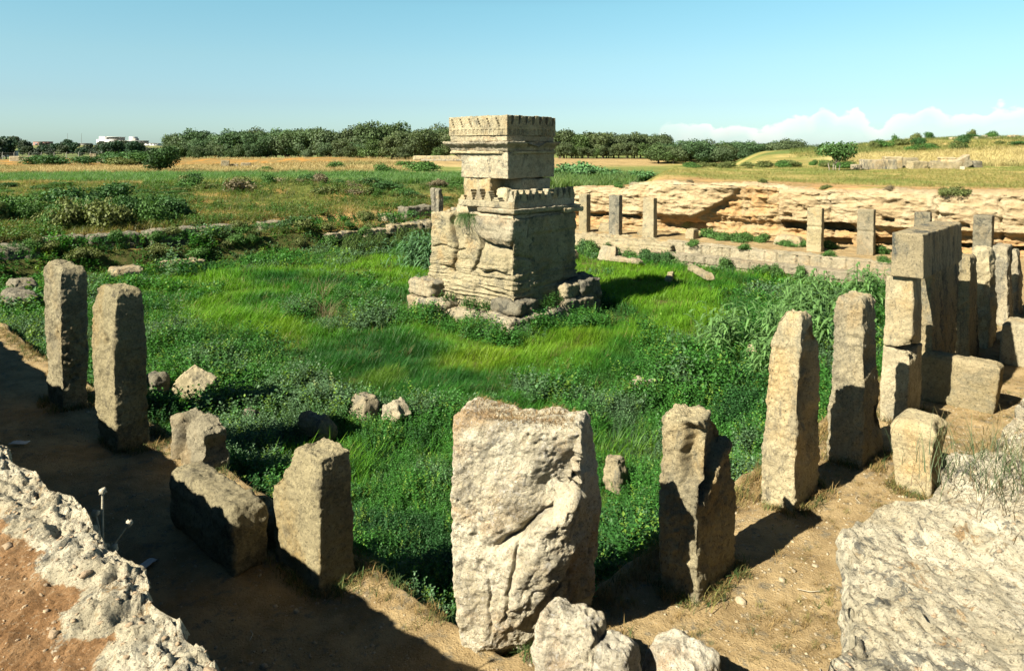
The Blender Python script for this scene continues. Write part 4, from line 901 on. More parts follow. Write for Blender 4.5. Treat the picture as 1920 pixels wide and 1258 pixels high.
def bake(name, temps, pos, scale, tint, mat, rg, lean=None, kind='stuff', parent=None, loc=None, zs=None):
    """place a random template at every position"""
    n = len(pos); which = rg.randint(0, len(temps), n); Vs, Fs, Cs = [], [], []; k = 0
    an = rg.uniform(0, 6.283, n)
    for ti, (V, F, S) in enumerate(temps):
        m = which == ti; c = m.sum()
        if not c: continue
        ca, sa = np.cos(an[m])[:, None], np.sin(an[m])[:, None]; sc = scale[m][:, None]
        X = (V[None, :, 0]*ca - V[None, :, 1]*sa)*sc; Y = (V[None, :, 0]*sa + V[None, :, 1]*ca)*sc
        Z = V[None, :, 2]*sc*(1 if zs is None else zs[m][:, None])
        if lean is not None: X = X + lean[m][:, 0:1]*Z*Z; Y = Y + lean[m][:, 1:2]*Z*Z
        P = np.stack([X, Y, Z], -1) + pos[m][:, None, :]
        Cc = tint[m][:, None, :]*S[None, :, None]
        Vs.append(P.reshape(-1, 3)); Cs.append(Cc.reshape(-1, 3)); Fs.append((F[None] + (np.arange(c)*len(V))[:, None, None]).reshape(-1, 3) + k); k += c*len(V)
    o = obj(name, np.concatenate(Vs), np.concatenate(Fs), mat, smooth=False, col=np.concatenate(Cs), parent=parent, loc=loc)
    if kind: tag(o, kind=kind)
    return o
def mixcol(rg, n, cols, w=None):
    c = np.array(cols, float); i = rg.choice(len(c), n, p=w); return c[i]*rg.uniform(.8, 1.2, (n, 1))
def marsh_pts(rg, n, dist0, dist1):
    """points in the sunken court, denser near the viewer"""
    az = rg.uniform(rad(-38), rad(38), n); u = rg.uniform(0, 1, n); r = dist0*(dist1/dist0)**u
    x, y = r*np.sin(az), r*np.cos(az); a, b = abof(x, y)
    m = (a > 4.8) & (b > 4.5) & (a < 31.0) & (b < 36.3); m &= ~((a > 15.5) & (a < 19.3) & (b > 14.3) & (b < 18.7))
    return x[m], y[m], a[m], b[m]
def herbness(a, b):
    n = n2(a, b, .28, 3, 301); n_ = n2(a, b, .9, 2, 302)
    h = ss(9.6 + 1.4*n - a, -.8, .8) + ss(10.4 + 1.6*n - b, -1, 1.)
    h = np.maximum(h, 1.1*ss(29.3 + n - a, .6, -.6)*1.0)
    h = np.maximum(h, ss(b - 30 + 1.5*n, -.8, .8))
    dc = np.maximum(np.abs(a - 17.4) - 2.0, np.abs(b - 16.5) - 2.3); h = np.maximum(h, 1.3*ss(1.2 + .7*n - dc, -.4, .4))
    h = np.maximum(h, ss(n + .5*n_, .50, .72)*.9)
    h = np.maximum(h, ss(1 - np.hypot((a - 13.6)/2.2, (b - 20)/3.0) + .3*n, 0, .3))
    h = np.maximum(h, ss(1 - np.hypot((a - 25)/4.5, (b - 10.5)/2.0) + .3*n, 0, .3)*.9)
    return np.clip(h, 0, 1)
def Vz(a, b): return court_h(a, b)
rg = np.random.RandomState(11)
GT = [tuft(9, .42, .014, .05, np.random.RandomState(i), .9) for i in range(5)]
GT2 = [tuft(9, .42, .022, .09, np.random.RandomState(i + 9), .9) for i in range(5)]
def grass_field():
    # near band, then far band
    for nm, n, d0, d1, T in (('marsh_grass', 60000, 11, 24, GT), ('marsh_grass', 42000, 24, 47, GT2)):
        x, y, a, b = marsh_pts(rg, n, d0, d1); h = herbness(a, b); keep = rg.rand(len(x)) > h*.93
        x, y, a, b = x[keep], y[keep], a[keep], b[keep]; m = len(x)
        lump = n2(a, b, .75, 3, 311); br = n2(a, b, .16, 3, 312); yl = n2(a, b, .33, 3, 313); flow = n2(a, b, .12, 2, 314)*3.5 + .6
        sc = (.75 + .5*np.clip(lump, -.6, .8))*rg.uniform(.75, 1.25, m)*np.where(a + b > 45, .9, 1.)
        base = np.array([.042, .160, .012]); bright = np.array([.115, .250, .014]); yel = np.array([.190, .270, .012]); dark = np.array([.020, .095, .014])
        c = base + (bright - base)*ss(br, -.25, .3)[:, None]
        c = c*(1 - ss(-br, .05, .5)[:, None]) + dark*ss(-br, .05, .5)[:, None]
        ymask = np.clip(ss(1 - np.hypot((a - 13.5)/2.6, (b - 13)/1.9) + .6*yl, .2, .8) + .5*ss(yl, .3, .7), 0, 1)[:, None]
        c = c*(1 - .6*ymask) + yel*.6*ymask
        dry = (rg.rand(m) < .025)[:, None]; c = np.where(dry, np.array([.18, .16, .06]), c)
        c = c*rg.uniform(.75, 1.25, (m, 1))
        lean = np.stack([np.cos(flow), np.sin(flow)], 1)*.75
        bake(nm, T, np.stack([x, y, Vz(a, b) - .02], 1), sc, c, M['grassblade'], rg, lean)
grass_field()
HT = [leafy(5, .42, .060, .07, np.random.RandomState(i + 20)) for i in range(5)]
HT2 = [leafy(4, .45, .085, .09, np.random.RandomState(i + 30)) for i in range(5)]
HTs = [leafy(3, .36, .13, .12, np.random.RandomState(i + 40), density=.8) for i in range(4)]
def herb_field():
    for nm, n, d0, d1, T in (('leafy_herbs', 26000, 6.5, 15, HT), ('leafy_herbs', 20000, 15, 27, HT2), ('leafy_herbs', 30000, 27, 50, HTs)):
        x, y, a, b = marsh_pts(rg, n, d0, d1); h = herbness(a, b); keep = rg.rand(len(x)) < h
        x, y, a, b = x[keep], y[keep], a[keep], b[keep]; m = len(x)
        lump = n2(a, b, .8, 3, 321); kind = n2(a, b, .30, 3, 322) + .35*n2(a, b, 1.5, 2, 323)
        sc = (.85 + .75*np.clip(lump, -.7, .8))*rg.uniform(.7, 1.3, m); far = ss(a, 28.5, 30.5); sc *= 1 - .35*far
        green = np.array([.042, .145, .022]); blue = np.array([.075, .145, .068]); dark = np.array([.024, .085, .022]); lt = np.array([.115, .205, .030])
        c = green + (blue - green)*ss(kind, .0, .35)[:, None]; c = c*(1 - ss(-kind, .15, .6)[:, None]) + dark*ss(-kind, .15, .6)[:, None]
        c = np.where((rg.rand(m) < .10)[:, None], lt, c)*rg.uniform(.75, 1.3, (m, 1))
        bake(nm, T, np.stack([x, y, Vz(a, b) - .03], 1), sc, c, M['leaf'], rg, rg.normal(0, .12, (m, 2)))
herb_field()
# yellow-flowering sprawl right of the shrine and small scattered things in it are part of the herbs
def edge_cover():
    """dry grass and low weeds creeping over the walkway edges, feet of pillars and the rims"""
    P, S, Cc = [], [], []
    T = [tuft(14, .12, .006, .04, np.random.RandomState(i + 60), 1.2, 2) for i in range(4)]
    def add(a, b, s, c):
        x, y, _ = W(a, b); P.append((x, y, float(court_h(np.array([a]), np.array([b]))[0]))); S.append(s); Cc.append(c)
    straw = [(.24, .17, .07), (.20, .14, .055), (.16, .15, .05), (.06, .10, .03)]
    for i in range(7000):
        a = 5 + 21*rg.rand()**1.4; b = rg.uniform(1.3, 4.35)
        if rg.rand() < .15 + .85*ss(float(n2(a, b, 1.1, 2, 401)), -.1, .35): add(a, b, rg.uniform(.2, .75), straw[rg.choice(4, p=(.4, .3, .2, .1))])
    for i in range(900):
        b = rg.uniform(5, 26); a = 4.6 - abs(rg.normal(0, .18)); add(a, b, rg.uniform(.4, 1.2), straw[rg.choice(4, p=(.25, .2, .25, .3))])
    for i in range(1300):
        a = rg.uniform(5, 24); b = 4.25 - abs(rg.normal(0, .14)); add(a, b, rg.uniform(.5, 1.5), straw[rg.choice(4, p=(.4, .3, .2, .1))])
    for (pa, pb, wa, wb) in ((4.2, 11.9, .5, .9), (4.0, 14.5, .5, .9), (4.2, 6.8, .5, 1.), (5.1, 4.4, .6, 1.6), (6.8, 3.6, .9, .4), (9.3, 3.6, .9, .4), (11.2, 3.4, .9, .5), (10.7, 2.5, .6, .4), (13.4, 3.4, .9, .4)):
        for i in range(90):
            t = rg.uniform(-1, 1); e = rg.choice((-1, 1)); q = rg.uniform(0, .12)
            if rg.rand() < wa/(wa + wb): add(pa + t*wa/2, pb + e*(wb/2 + q), rg.uniform(.6, 1.6), straw[rg.choice(4, p=(.2, .2, .25, .35))])
            else: add(pa + e*(wa/2 + q), pb + t*wb/2, rg.uniform(.6, 1.6), straw[rg.choice(4, p=(.2, .2, .25, .35))])
    bake('dry_grass', T, np.array(P), np.array(S), np.array(Cc)*rg.uniform(.8, 1.2, (len(P), 1)), M['straw'], rg)
edge_cover()

# giant reeds: every clump is a plant of its own
def reed_template(seed, n, h, lw):
    rg_ = np.random.RandomState(seed); V, F, S = [], [], []; k = 0
    for s in range(n):
        bx, by = rg_.normal(0, .22, 2); hh = h*rg_.uniform(.6, 1.1); lx, ly = rg_.normal(0, .12, 2)
        for j in range(4):   # stalk
            pass
        nl = 9
        for j in range(nl):
            t = (j + 1)/nl; c = np.array([bx + lx*t, by + ly*t, hh*t*.85]); az = rg_.uniform(0, 6.283); L_ = h*.42*rg_.uniform(.7, 1.2)*(1.1 - .4*t); d = np.array([math.cos(az), math.sin(az)]); sd = np.array([-d[1], d[0]])
            st = k
            for q in range(5):
                u = q/4; hor = L_*(.75*u + .15*u*u); z = c[2] + L_*(.75*u - 1.05*u*u); wd = lw*.5*(1 - u**2.2) + .001
                V += [(c[0] + d[0]*hor - sd[0]*wd, c[1] + d[1]*hor - sd[1]*wd, max(z, .0)), (c[0] + d[0]*hor + sd[0]*wd, c[1] + d[1]*hor + sd[1]*wd, max(z, .0))]; S += [1., 1.]
            sv = rg_.uniform(.75, 1.3); S[-10:] = [sv]*10
            for q in range(4): a = st + 2*q; F += [(a, a + 1, a + 3), (a, a + 3, a + 2)]
            k += 10
        st = k                                          # stalk as a slim three-sided tube
        for q in range(2):
            for w3 in range(3): V.append((bx + lx*q + .007*math.cos(w3*2.1), by + ly*q + .007*math.sin(w3*2.1), hh*.9*q)); S.append(.9)
        for w3 in range(3): a, b_ = st + w3, st + (w3 + 1) % 3; F += [(a, b_, b_ + 3), (a, b_ + 3, a + 3)]
        k += 6
    return np.array(V), np.array(F), np.array(S)
RT = [reed_template(i, 14, 1.25, .055) for i in range(3)]
def reed_clump(a, b, s, i, label, group, col=(.07, .135, .06)):
    V, F, S = RT[i % 3]; s *= 1.25; x, y, _ = W(a, b); z = float(court_h(np.array([a]), np.array([b]))[0])
    c = np.array(col)[None]*S[:, None]
    key = 'reed%d%s' % (i % 3, col)
    if key in M: o = bpy.data.objects.new('reed_clump', M[key]); link(o)
    else: o = obj('reed_clump', V, F, M['leaf'], smooth=False, col=c); M[key] = o.data
    o.location = (x, y, z - .05); o.scale = (s, s, s); o.rotation_euler = (0, 0, i*2.1); tag(o, label, 'reeds', group)
rr = np.random.RandomState(77)
for i in range(18):
    t = rr.rand(); a, b = 16.5 + 9.5*t + rr.normal(0, .5), 7.6 + 1.4*t + rr.normal(0, .7)
    reed_clump(a, b, rr.uniform(.7, 1.2), i, 'arching green reeds among the clumps along the marsh edge behind the tall pitted pillar', 'giant reeds behind the right-hand pillars', (.12, .235, .075))
for i in range(10):
    a, b = 22.2 + rr.normal(0, .7), 25.6 + rr.normal(0, .8)
    reed_clump(a, b, rr.uniform(.9, 1.3), i + 40, 'upright pale reeds in the dense stand directly left of the shrine', 'tall reeds left of the shrine', (.09, .19, .085))
for i in range(16):
    a, b = rr.uniform(21.5, 31), rr.uniform(31, 33.3)
    reed_clump(a, b, rr.uniform(.55, .8), i + 60, 'low reeds among the clumps below the kerb stones of the far bank', 'reeds below the far kerb stones', (.075, .12, .035))
def weed(label, a, b, h, ls, col, seed, n=4, name='leafy_weed'):
    V, F, S = leafy(n, h, ls, .12, np.random.RandomState(seed), whorl=3); x, y, _ = W(a, b)
    o = obj(name, V, F, M['leaf'], smooth=False, col=np.array(col)[None]*S[:, None]); o.location = (x, y, float(court_h(np.array([a]), np.array([b]))[0]) - .03); tag(o, label, 'weed'); return o
weed('tall pale leafy weed with several stems standing out of the far left marsh', 12.5, 31.0, 2.0, .22, (.10, .18, .09), 1, 4)
weed('smaller pale weed spike in the bright grass right of the second tall pillar', 9.5, 23.4, .95, .16, (.10, .17, .09), 2, 2)
weed('pale weed spike among the stems right of the bluish herbs', 8.2, 12.9, .9, .10, (.12, .17, .06), 3, 3)
def twigs(label, a, b, h, n, seed, col=(.20, .17, .10)):
    V, F, S = tuft(n, h, .012, .12, np.random.RandomState(seed), 1.1, 5); x, y, _ = W(a, b)
    o = obj('dry_bush', V, F, M['straw'], smooth=False, col=np.array(col)[None]*S[:, None]); o.location = (x, y, float(court_h(np.array([a]), np.array([b]))[0])); tag(o, label, 'dry bush')
twigs('fan of bare dry twigs arching out of the grass, the nearer of two', 12.8, 19.9, .95, 70, 5)
twigs('taller spray of bare dry twigs behind the nearer dry fan', 14.6, 22.9, 1.15, 50, 6)
twigs('small leaning dry twigs left of the two bare fans', 11.6, 21.6, .6, 30, 7)
# grass clinging to the shrine, dry tuft on the low boulder, dead thistle, tussock on the right rim
def local_tuft(name, label, cat, x, y, z, n, h, w, sp, col, seed, droop=.9, mat='leaf', segs=4):
    V, F, S = tuft(n, h, w, sp, np.random.RandomState(seed), droop, segs); o = obj(name, V, F, M[mat], smooth=False, col=np.array(col)[None]*S[:, None]); o.location = (x, y, z); tag(o, label, cat); return o
def shang(a, b, z): return W(a, b, z)
for i, (a, b, z) in enumerate([(16.0, 16.9, 2.38), (16.02, 16.55, 2.38)]):
    x, y, _ = W(a, b); V, F, S = tuft(150, .42, .014, .12, np.random.RandomState(70 + i), 2.6, 5)
    V[:, 2] = V[:, 2]*.7; V[:, 2] -= .35*ss(np.hypot(V[:, 0], V[:, 1]), .15, .5)
    o = obj('hanging_grass', V, F, M['leaf'], smooth=False, col=np.array((.05, .10, .03))[None]*S[:, None]); o.location = (x, y, z)
    tag(o, ('left' if i == 0 else 'right') + ' tuft of the pair of green tufts hanging under the broken cornice of the shrine', 'grass tuft')
for i, (a, b, z, n) in enumerate([(15.75, 17.3, -.38, 26), (15.72, 16.4, -.42, 34), (15.70, 15.75, -.42, 26), (17.2, 14.45, -.4, 26), (17.55, 14.5, -.25, 22)]):
    V, F, S = leafy(n, .30, .085, .16, np.random.RandomState(80 + i)); x, y, _ = W(a, b)
    o = obj('ivy_plant', V, F, M['leaf'], smooth=False, col=np.array((.035, .10, .02))[None]*S[:, None]); o.location = (x, y, z)
    tag(o, ['leafy green plant on the plinth ledge at the left end of the shrine', 'widest leafy plant on the middle of the sunny plinth ledge', 'leafy plant on the sunny plinth ledge nearest the corner', 'trailing plant in the shade beside the plinth corner', 'second trailing plant on the shaded side of the plinth'][i], 'plant')
x, y, _ = W(5.12, 2.88); local_tuft('grass_tuft', 'sparse dry tuft growing on the low boulder at the bottom edge', 'grass tuft', x, y, .42, 60, .10, .004, .12, (.16, .12, .06), 91, 1.2, 'straw', 2)
x, y, _ = W(6.6, .78)
for i, (a, b, n, h, col, lb) in enumerate([(5.5, .88, 260, .30, (.085, .12, .055), 'grey-green spiky tussock spilling over the lip of the right rock rim'), (5.9, .62, 260, .26, (.13, .12, .06), 'mixed dry and green tussock behind the spiky one on the right rim'), (6.3, .85, 200, .24, (.19, .15, .07), 'straw-coloured seeding grass at the back of the rim tussocks'), (5.2, .60, 200, .22, (.14, .10, .05), 'low dry tuft in front of the rim tussocks')]):
    x, y, _ = W(a, b); local_tuft('grass_tussock', lb, 'tussock', x, y, onrim(x, y, 2.2) - .02, n, h, .005, .24, col, 95 + i, .9)
def thistle(a, b, h, label, z=0):
    rt = np.random.RandomState(8); x, y, _ = W(a, b); e = empty('dead_thistle', (x, y, z)); tag(e, label, 'thistle')
    def stem(p0, p1, r):
        p0, p1 = np.array(p0), np.array(p1); V = []; 
        for p, rr_ in ((p0, r), (p1, r*.6)):
            for k in range(5): V.append(p + rr_*np.array([math.cos(k*1.257), math.sin(k*1.257), 0]))
        return np.array(V), np.array([(k, (k + 1) % 5, 5 + (k + 1) % 5, 5 + k) for k in range(5)])
    Vs, Fs, k = [], [], 0; tips = [(.02, .0, h), (.16, .03, h*.72), (.13, -.08, h*.60), (-.05, .04, h*.8)]
    segs = [((0, 0, 0), (.01, 0, h*.5)), ((.01, 0, h*.5), tips[0]), ((.01, 0, h*.45), tips[1]), ((.005, 0, h*.4), tips[2]), ((.01, 0, h*.55), tips[3])]
    for p0, p1 in segs:
        V, F = stem(p0, p1, .011); Vs.append(V); Fs.append(F + k); k += len(V)
    obj('stem', np.concatenate(Vs), np.concatenate(Fs), M['straw_plain'], parent=e)
    V, F, S = leafy(3, h*.75, .11, .02, rt, whorl=3); obj('dry_leaves', V, F, M['straw'], parent=e, smooth=False, col=np.array((.26, .23, .16))[None]*S[:, None])
    U, F = boxgrid(3, 3, 3); U = U/np.linalg.norm(U, axis=1)[:, None]
    for t in tips:
        V = U*.022*(1 + .3*rt.uniform(-1, 1, (len(U), 1))) + np.array(t); obj('seed_head', V, F, M['straw_plain'], parent=e)
M['straw_plain'] = plain('dry_stalk', (.60, .55, .42), .9, 30)
thistle(1.50, 4.85, .78, 'dead pale thistle with seed heads growing from the side of the left rock rim', 1.62)
for i, (a, b, s_, lb) in enumerate([(2.9, 12.9, .13, 'folded white scrap of paper on the shaded walkway near the left edge'), (2.95, 8.1, .10, 'small white scrap lying in shade left of the lying block'), (2.9, 5.4, .07, 'tiny white scrap in the shade near the bottom edge'), (5.5, 3.05, .05, 'white crumpled scrap in the shadow beside the torn pillar')]):
    U, V_, F = grid(np.linspace(-1, 1, 7), np.linspace(-1, 1, 5)); Z = .12*fbm(np.stack([U, V_, U*0], 1), 1.5, 2, i) + .15
    o = obj('paper_scrap', np.stack([U*s_, V_*s_*.5, Z*s_], 1), F, M['paper']); o.location = W(a, b, .03); o.rotation_euler = (0, 0, i*1.3); sm = o.modifiers.new('t', 'SOLIDIFY'); sm.thickness = .002; tag(o, lb, 'litter')

# ---------------------------------------------------------------- background: trees, bushes, fields, town
def crown_mesh(seed, rx, rz, zc, n, leaf, nl=9, flat=.75, ragged=.25):
    rg_ = np.random.RandomState(seed); lobes = []
    for i in range(nl):
        az = rg_.uniform(0, 6.283); q = rg_.uniform(.1, .72); zz = rg_.uniform(-.55, .75)
        lobes.append((rx*q*math.cos(az), rx*q*math.sin(az), zc + rz*zz*(1 - .35*q), rg_.uniform(.30, .52)))
    lobes.append((0, 0, zc + rz*.2, .6)); lobes = np.array(lobes)
    i = rg_.choice(len(lobes), n, p=lobes[:, 3]**2/(lobes[:, 3]**2).sum()); u = rg_.normal(size=(n, 3)); u /= np.linalg.norm(u, axis=1)[:, None]
    rad_ = lobes[i, 3]*rx*(rg_.uniform(.35, 1, n)**.4)*(1 + ragged*rg_.normal(size=n)*.4)
    C0 = lobes[i, :3] + u*rad_[:, None]*np.array([1, 1, flat])
    nrm = u + rg_.normal(0, .55, (n, 3)); nrm /= np.linalg.norm(nrm, axis=1)[:, None]
    t1 = np.cross(nrm, rg_.normal(size=(n, 3))); t1 /= np.linalg.norm(t1, axis=1)[:, None]; t2 = np.cross(nrm, t1)
    sz = (leaf*rg_.uniform(.5, 1.3, n))[:, None]
    V = np.stack([C0 - t1*sz*.5, C0 + t2*sz*.38 + nrm*sz*.1, C0 + t1*sz*.5, C0 - t2*sz*.38 - nrm*sz*.1], 1).reshape(-1, 3)
    k = np.arange(n)[:, None]*4; F = np.concatenate([k + [0, 1, 2], k + [0, 2, 3]])
    lob = rg_.uniform(.8, 1.25, len(lobes))[i]
    S = np.repeat(rg_.uniform(.65, 1.35, n)*lob, 4); return V, F, S, lobes
def trunk_mesh(base_r, pts_list):
    Vs, Fs, k = [], [], 0
    for pts, r0, r1 in pts_list:
        pts = np.array(pts, float); m = len(pts)
        for j, p in enumerate(pts):
            rr_ = r0 + (r1 - r0)*j/(m - 1)
            for q in range(7): Vs.append(p + rr_*np.array([math.cos(q*.8976), math.sin(q*.8976), 0]))
        for j in range(m - 1):
            for q in range(7): a, b = k + j*7 + q, k + j*7 + (q + 1) % 7; Fs.append((a, b, b + 7, a + 7))
        k += 7*m
    return np.array(Vs), np.array(Fs)
TREES = {}
def tree_proto(kind, v):
    rg_ = np.random.RandomState(hash_(kind) + v)
    if kind == 'pine': h, rx, rz, n, leaf, col, tr = 8.2, 4.3, 2.6, 4800, .46, (.052, .088, .036), .24
    elif kind == 'broad': h, rx, rz, n, leaf, col, tr = 7.8, 3.6, 3.0, 3800, .42, (.066, .100, .036), .22
    elif kind == 'dark': h, rx, rz, n, leaf, col, tr = 7.5, 4.2, 2.9, 1800, .8, (.032, .056, .034), .3
    h *= rg_.uniform(.92, 1.12); rx *= rg_.uniform(.9, 1.15)
    rz = h*.46; V, F, S, lobes = crown_mesh(hash_(kind)*3 + v, rx, rz, h - rz*1.08, n, leaf, 13)
    tint_ = np.array([rg_.uniform(.8, 1.25), 1, rg_.uniform(.8, 1.2)])*rg_.uniform(.8, 1.2)
    c = np.array(col)*tint_; P = [([(0, 0, -.4), (.1*rg_.normal(), .1*rg_.normal(), h*.3), (.2*rg_.normal(), .2*rg_.normal(), h*.75)], tr, tr*.35)]
    for i in range(4): l = lobes[i]; P.append(([(0, 0, h*(.25 + .08*i)), (l[0]*.5, l[1]*.5, (h*.3 + l[2])/2), (l[0], l[1], l[2])], tr*.45, tr*.12))
    TV, TF = trunk_mesh(tr, P)
    return (V, F, c[None]*S[:, None]), (TV, TF)
def hash_(s): return sum(ord(ch)*(i + 3) for i, ch in enumerate(s)) % 997
def tree(kind, x, y, label, group=None, s=1., v=0, sz=1., top=None):
    key = (kind, v); zb = tz(x, y)
    if top is not None:      # crown height in metres above the sea of fields
        zb = min(zb, 2.2); s = max(.35, (top - zb)/8.0); sz = .82; s *= 1.2
    e = empty(kind if kind.endswith('tree') else {'pine': 'pine_tree', 'broad': 'broadleaf_tree', 'dark': 'dark_tree'}[kind], (x, y, zb - .1)); e.scale = (s, s, s*sz); e.rotation_euler = (0, 0, (x*7.3 + y*3.1) % 6.28)
    if key not in TREES:
        (V, F, c), (TV, TF) = tree_proto(kind, v)
        a = obj('crown', V, F, M['treeleaf'], parent=e, smooth=False, col=c); b = obj('trunk', TV, TF, M['bark'], parent=e); TREES[key] = (a.data, b.data)
    else:
        for nm, me in zip(('crown', 'trunk'), TREES[key]): o = bpy.data.objects.new(nm, me); link(o); o.parent = e
    tag(e, label, 'tree', group); return e
def px(p, Y): return (p - 960)/1366*Y
rt = np.random.RandomState(31)
for row in range(5):
    for i in range(23):
        t = (i + rt.uniform(-.3, .3))/22; p0 = 318 + t*520; Y = 262 - 55*t + row*8 + rt.uniform(-4, 4)
        x = px(p0, 262 - 55*t) - row*2 + rt.uniform(-2, 2)
        tree('pine', x, Y, 'dark green pine in the long wood beyond the fields left of the shrine' if row else 'pine in the front line of the long wood left of the shrine, trunk foot showing',
             'pines of the long wood' if row else 'front pines of the long wood', rt.choice([.9, 1.0, 1.1, 1.18, 1.25])*rt.uniform(.95, 1.08) + .12*t, rt.randint(6))
for i, (p0, Y, s) in enumerate([(640, 192, .85), (672, 205, .7), (735, 188, .95), (800, 184, 1.15), (765, 196, 1.2), (700, 200, 1.0), (835, 186, 1.05), (655, 185, .55), (760, 182, .6), (820, 178, .55), (858, 182, .9)]):
    tree('broad', px(p0, Y), Y, 'rounded lighter green tree standing in front of the long wood, just left of the shrine', 'rounded trees beside the shrine', s, i % 4)
for i in range(34):
    p0 = 1048 + (i % 17)*11.5 + rt.uniform(-4, 4); Y = rt.uniform(176, 200)
    tree('broad', px(p0, Y), Y, 'pale-trunked tree of the grove directly right of the shrine', 'grove right of the shrine', rt.uniform(.85, 1.1)*(1 if i % 17 < 8 else .88), rt.randint(4))
for i in range(9):
    p0 = 1165 + i*11; Y = 300 + rt.uniform(-10, 10)
    tree('pine', px(p0, Y), Y, 'small distant tree above the pale gap right of the grove', 'distant trees right of the grove', rt.uniform(.8, 1.1), rt.randint(6))
for i in range(75):
    p0 = 1238 + (i % 25)*14 + rt.uniform(-5, 5); Y = 136 + 10*(i//25) + rt.uniform(-5, 5)
    tree('pine' if rt.rand() < .6 else 'broad', px(p0, Y), Y, 'tree of the low dark wood behind the rock wall, left of the small fig-like tree', 'wood behind the rock wall', v=rt.randint(4), top=CAMH + rt.uniform(.7, 2.0)*Y/140*(1 if p0 < 1530 else .4))
for i in range(40):
    p0 = rt.uniform(-10, 300); Y = rt.uniform(330, 470)
    tree('dark', px(p0, Y), Y, 'dark distant tree of the belt in front of the town', 'dark trees before the town', rt.uniform(.5, 1.0), rt.randint(4))
for i in range(12):
    p0 = rt.uniform(190, 262); Y = rt.uniform(330, 370)
    tree('dark', px(p0, Y), Y, 'dark tree below the long white building', 'dark trees below the white building', rt.uniform(.7, 1.0), rt.randint(4))
for i, (p0, Y) in enumerate([(2, 262), (-12, 255), (12, 268)]): tree('dark', px(p0, Y), Y, 'tall dark tree cut by the left edge of the photo on the horizon', 'tall trees at the left edge', 1.1 - .2*(i == 2), i)
# lone windswept tree in the wheat
def special_tree(name, label, x, y, h, rx, rz, n, leaf, col, seed, bend=(0, 0), nl=10, stems=1, bark='bark', tr=.16, flat=.75):
    e = empty(name, (x, y, tz(x, y) - .05)); tag(e, label, 'tree')
    V, F, S, lobes = crown_mesh(seed, rx, rz, h - rz, n, leaf, nl, flat); V[:, 0] += bend[0]*V[:, 2]/h
    obj('crown', V, F, M['treeleaf'], parent=e, smooth=False, col=np.array(col)[None]*S[:, None])
    P = []
    for s in range(stems):
        ox = (s - (stems - 1)/2)*.22; l = lobes[s % len(lobes)]
        P.append(([(ox, 0, -.2), (ox*1.5 + .1*math.sin(s*2), .05, h*.25), (l[0]*.6 + bend[0]*.3, l[1]*.6, h*.6)], tr, tr*.4))
    for i in range(5): l = lobes[i]; P.append(([(0, 0, h*.22), (l[0]*.5 + bend[0]*.3, l[1]*.5, h*.42), (l[0] + bend[0]*l[2]/h, l[1], l[2])], tr*.6, tr*.15))
    TV, TF = trunk_mesh(tr, P); obj('trunk', TV, TF, M[bark], parent=e); return e
special_tree('lone_tree', 'single dark bushy tree leaning over the yellow field left of the wood', px(296, 107), 107, 3.7, 2.9, 1.55, 5200, .30, (.030, .068, .020), 5, (.9, 0), 14)
special_tree('fig_tree', 'small spreading fig-like tree with pale stems on the plateau above the rock wall', px(1565, 58), 58, 2.35, 1.55, .85, 2600, .17, (.050, .105, .030), 9, (.25, 0), 12, 4, 'palebark', .05, .7)

# bushes
BUSH = {}
def bush(label, x, y, rx, h, kind, v, group=None, z=None, cat='bush', name='bush'):
    key = (kind, v)
    if key not in BUSH:
        col, leaf, n = {'green': ((.058, .130, .030), .12, 2200), 'dark': ((.036, .088, .026), .12, 2200), 'olive': ((.105, .130, .042), .13, 1700), 'dry': ((.14, .12, .075), .14, 1000), 'reedy': ((.075, .165, .060), .18, 1400)}[kind]
        V, F, S, _ = crown_mesh(hash_(kind) + v*7, 1., .55, .42, n, leaf, 9, .8, .5); V[:, 2] = np.maximum(V[:, 2], -.1)
        o = obj(name, V, F, M['treeleaf'], smooth=False, col=np.array(col)[None]*S[:, None]); BUSH[key] = o.data
    else: o = bpy.data.objects.new(name, BUSH[key]); link(o)
    o.location = (x, y, (tz(x, y) if z is None else z) - .05); o.scale = (rx, rx, h); o.rotation_euler = (0, 0, (x*5.1 + y) % 6.28); tag(o, label, cat, group)
rb = np.random.RandomState(41)
for i in range(105):
    p0 = rb.uniform(-20, 350); Y = 1/rb.uniform(1/57, 1/35); x = px(p0, Y); a, b = abof(x, Y)
    if b < 39.3: continue
    hb = min(rb.uniform(.8, 1.5), max(.35, (CAMH - .066*Y - tz(x, Y))*1.0))
    bush('leafy bush in the tangled green scrub covering the far left bank', x, Y, rb.uniform(.6, 1.2), hb, rb.choice(['green', 'green', 'dark', 'dark', 'olive']), rb.randint(3), 'scrub on the far left bank')
for i in range(46):
    p0 = rb.uniform(340, 860); Y = rb.uniform(53, 63)
    bush('low bush along the crest of the bank between the scrub and the shrine', px(p0, Y), Y, rb.uniform(.7, 1.6), rb.uniform(.35, .95)*(1.2 - (p0 - 340)/900), rb.choice(['green', 'dark', 'olive', 'dry']), rb.randint(3), 'bushes along the bank crest')
for i, (p0, Y, r_, h) in enumerate([(318, 40.5, 1.1, 1.1), (300, 42, 1.0, 1.0), (130, 40, 1.5, 1.4), (210, 43, 1.5, 1.3), (340, 41.5, .8, .7)]):
    bush('big dark green bush hanging over the ledge stones of the far left bank', px(p0, Y), Y, r_, h, 'dark', i % 3, 'big bushes above the ledge stones')
